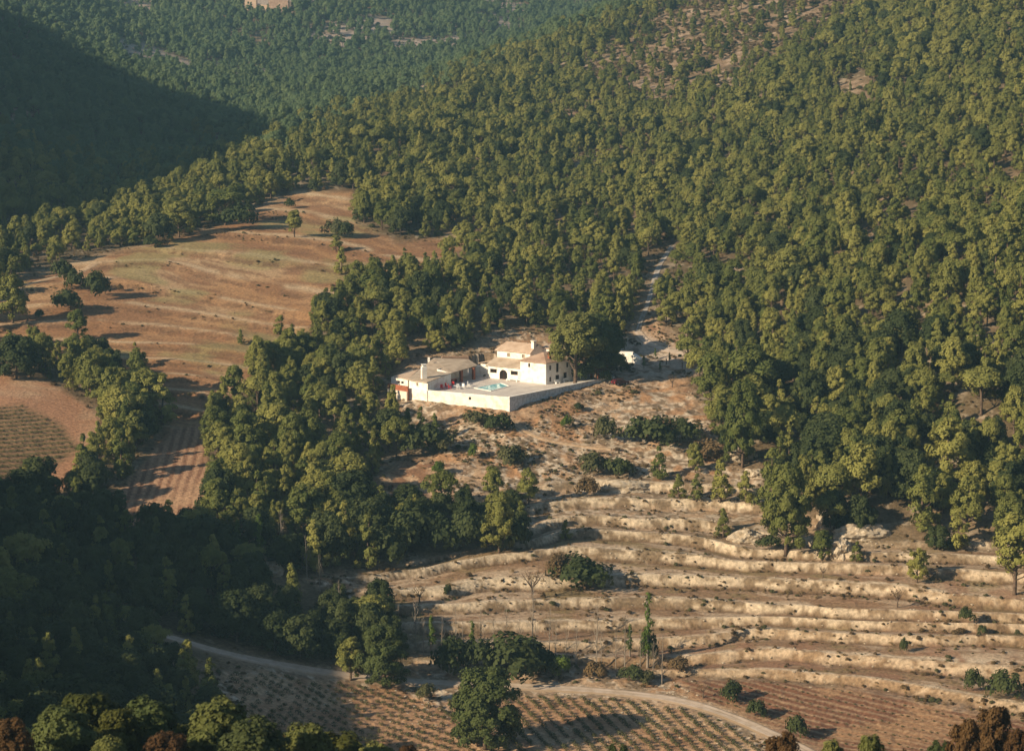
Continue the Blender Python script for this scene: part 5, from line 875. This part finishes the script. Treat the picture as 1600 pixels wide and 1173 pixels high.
m = MB(); m.slab([o_+ux*.9-uy*1.8+Vector((0,0,2.6)), o_+ux*3.4-uy*1.8+Vector((0,0,1.1)), o_+ux*3.4+uy*1.6+Vector((0,0,1.1)), o_+ux*.9+uy*1.6+Vector((0,0,2.6))], 3.2); m.build('ramp', M['wall'], ct); ct.scale = (.85, .85, .8)
for i, (u_, v_, h_, lb) in enumerate([(1006,574,20,'thin young sapling left of three along the driveway'),(1024,560,16,'thin young sapling behind the others near the driveway bend'),(1031,582,18,'thin young sapling on the bare ground below the driveway'),(1046,566,16,'thin young sapling on the driveway verge at right')]): T(u_, v_, h_, 'poplar%d' % (i % 2), 1.6, lb, 'young saplings by the driveway', 'sapling_tree')
for i, (u_, v_) in enumerate([(1041,569),(1066,575),(1083,572)]):
    q = at(u_, v_); t = thing('gate_post', ['left one of the short dark posts along the driveway','middle one of the short dark posts along the driveway','right one of the short dark posts along the driveway'][i], 'post', q, 'posts along the driveway'); MB().tube([q+Vector((0,0,-.3)), q+Vector((0,0,1.35))], .13, 8).build('shaft', M['post'], t); MB().box(q+Vector((0,0,1.42)), (.34,.34,.14)).build('cap', M['post'], t)
# ruined hermitage on the far ridge
q = at(414, 16); ru = thing('ruined_farm', 'pale pink stone ruin among trees on the far ridge at the top edge', 'building', q); zb = q.z
def blk(x0, x1, y0, y1, h0, h1, nm='wall'):
    m = MB(); b = [q+Vector((x0,y0,-3)), q+Vector((x1,y0,-3)), q+Vector((x1,y1,-3)), q+Vector((x0,y1,-3))]; tp_ = [q+Vector((x0,y0,h0)), q+Vector((x1,y0,h1)), q+Vector((x1,y1,h1)), q+Vector((x0,y1,h0))]; m.add(b+tp_, [(3,2,1,0),(4,5,6,7),(0,1,5,4),(1,2,6,5),(2,3,7,6),(3,0,4,7)]); return m.build(nm, M['ruin'] if nm == 'wall' else M['tile_red'], ru)
blk(-14,-6,0,7,9,7.5); blk(-6,3,1.5,8,4.0,3.2); blk(3,16,0,8,6.5,6.2); blk(2.6,16.4,-.3,8.3,6.9,6.6,'parapet')
for x in (-11,6,11): MB().box(q+Vector((x,-.02,2.6)), (1,.1,1.4)).build('window', M['dark'], ru)
# small white things
for u_, v_, s_, lb, nm, ct_ in [(162,774,.5,'small white marker stone at the edge of the ploughed plot','marker_stone','stone'),(213,842,.35,'tiny white stone at the lower corner of the ploughed plot','marker_stone','stone')]:
    p = at(u_, v_); g = bpy.data.meshes.new('marker'); bm = bmesh.new(); bmesh.ops.create_icosphere(bm, subdivisions=2, radius=1)
    for w_ in bm.verts: w_.co *= random.uniform(.85, 1.12)
    bm.to_mesh(g); bm.free(); g.materials.append(M['wall']); mono(nm, g, p+Vector((0,0,.2)), (s_*1.5, s_, s_), lb, ct_)


# ------------------------------------------------------------------ air
hz = MB(); hz.box((0, 750, 200), (5600, 5700, 760)); ho = hz.build('haze', bpy.data.materials.new('air')); tag(ho, 'thin bluish evening haze filling the valley', kind='stuff')
am = ho.data.materials[0]; am.use_nodes = True; n = am.node_tree.nodes; n.remove(n['Principled BSDF']); pv = n.new('ShaderNodeVolumePrincipled'); pv.inputs['Color'].default_value = (.42, .76, 1, 1)
pv.inputs['Density'].default_value = HAZE; pv.inputs['Anisotropy'].default_value = .1; am.node_tree.links.new(pv.outputs[0], n['Material Output'].inputs['Volume'])
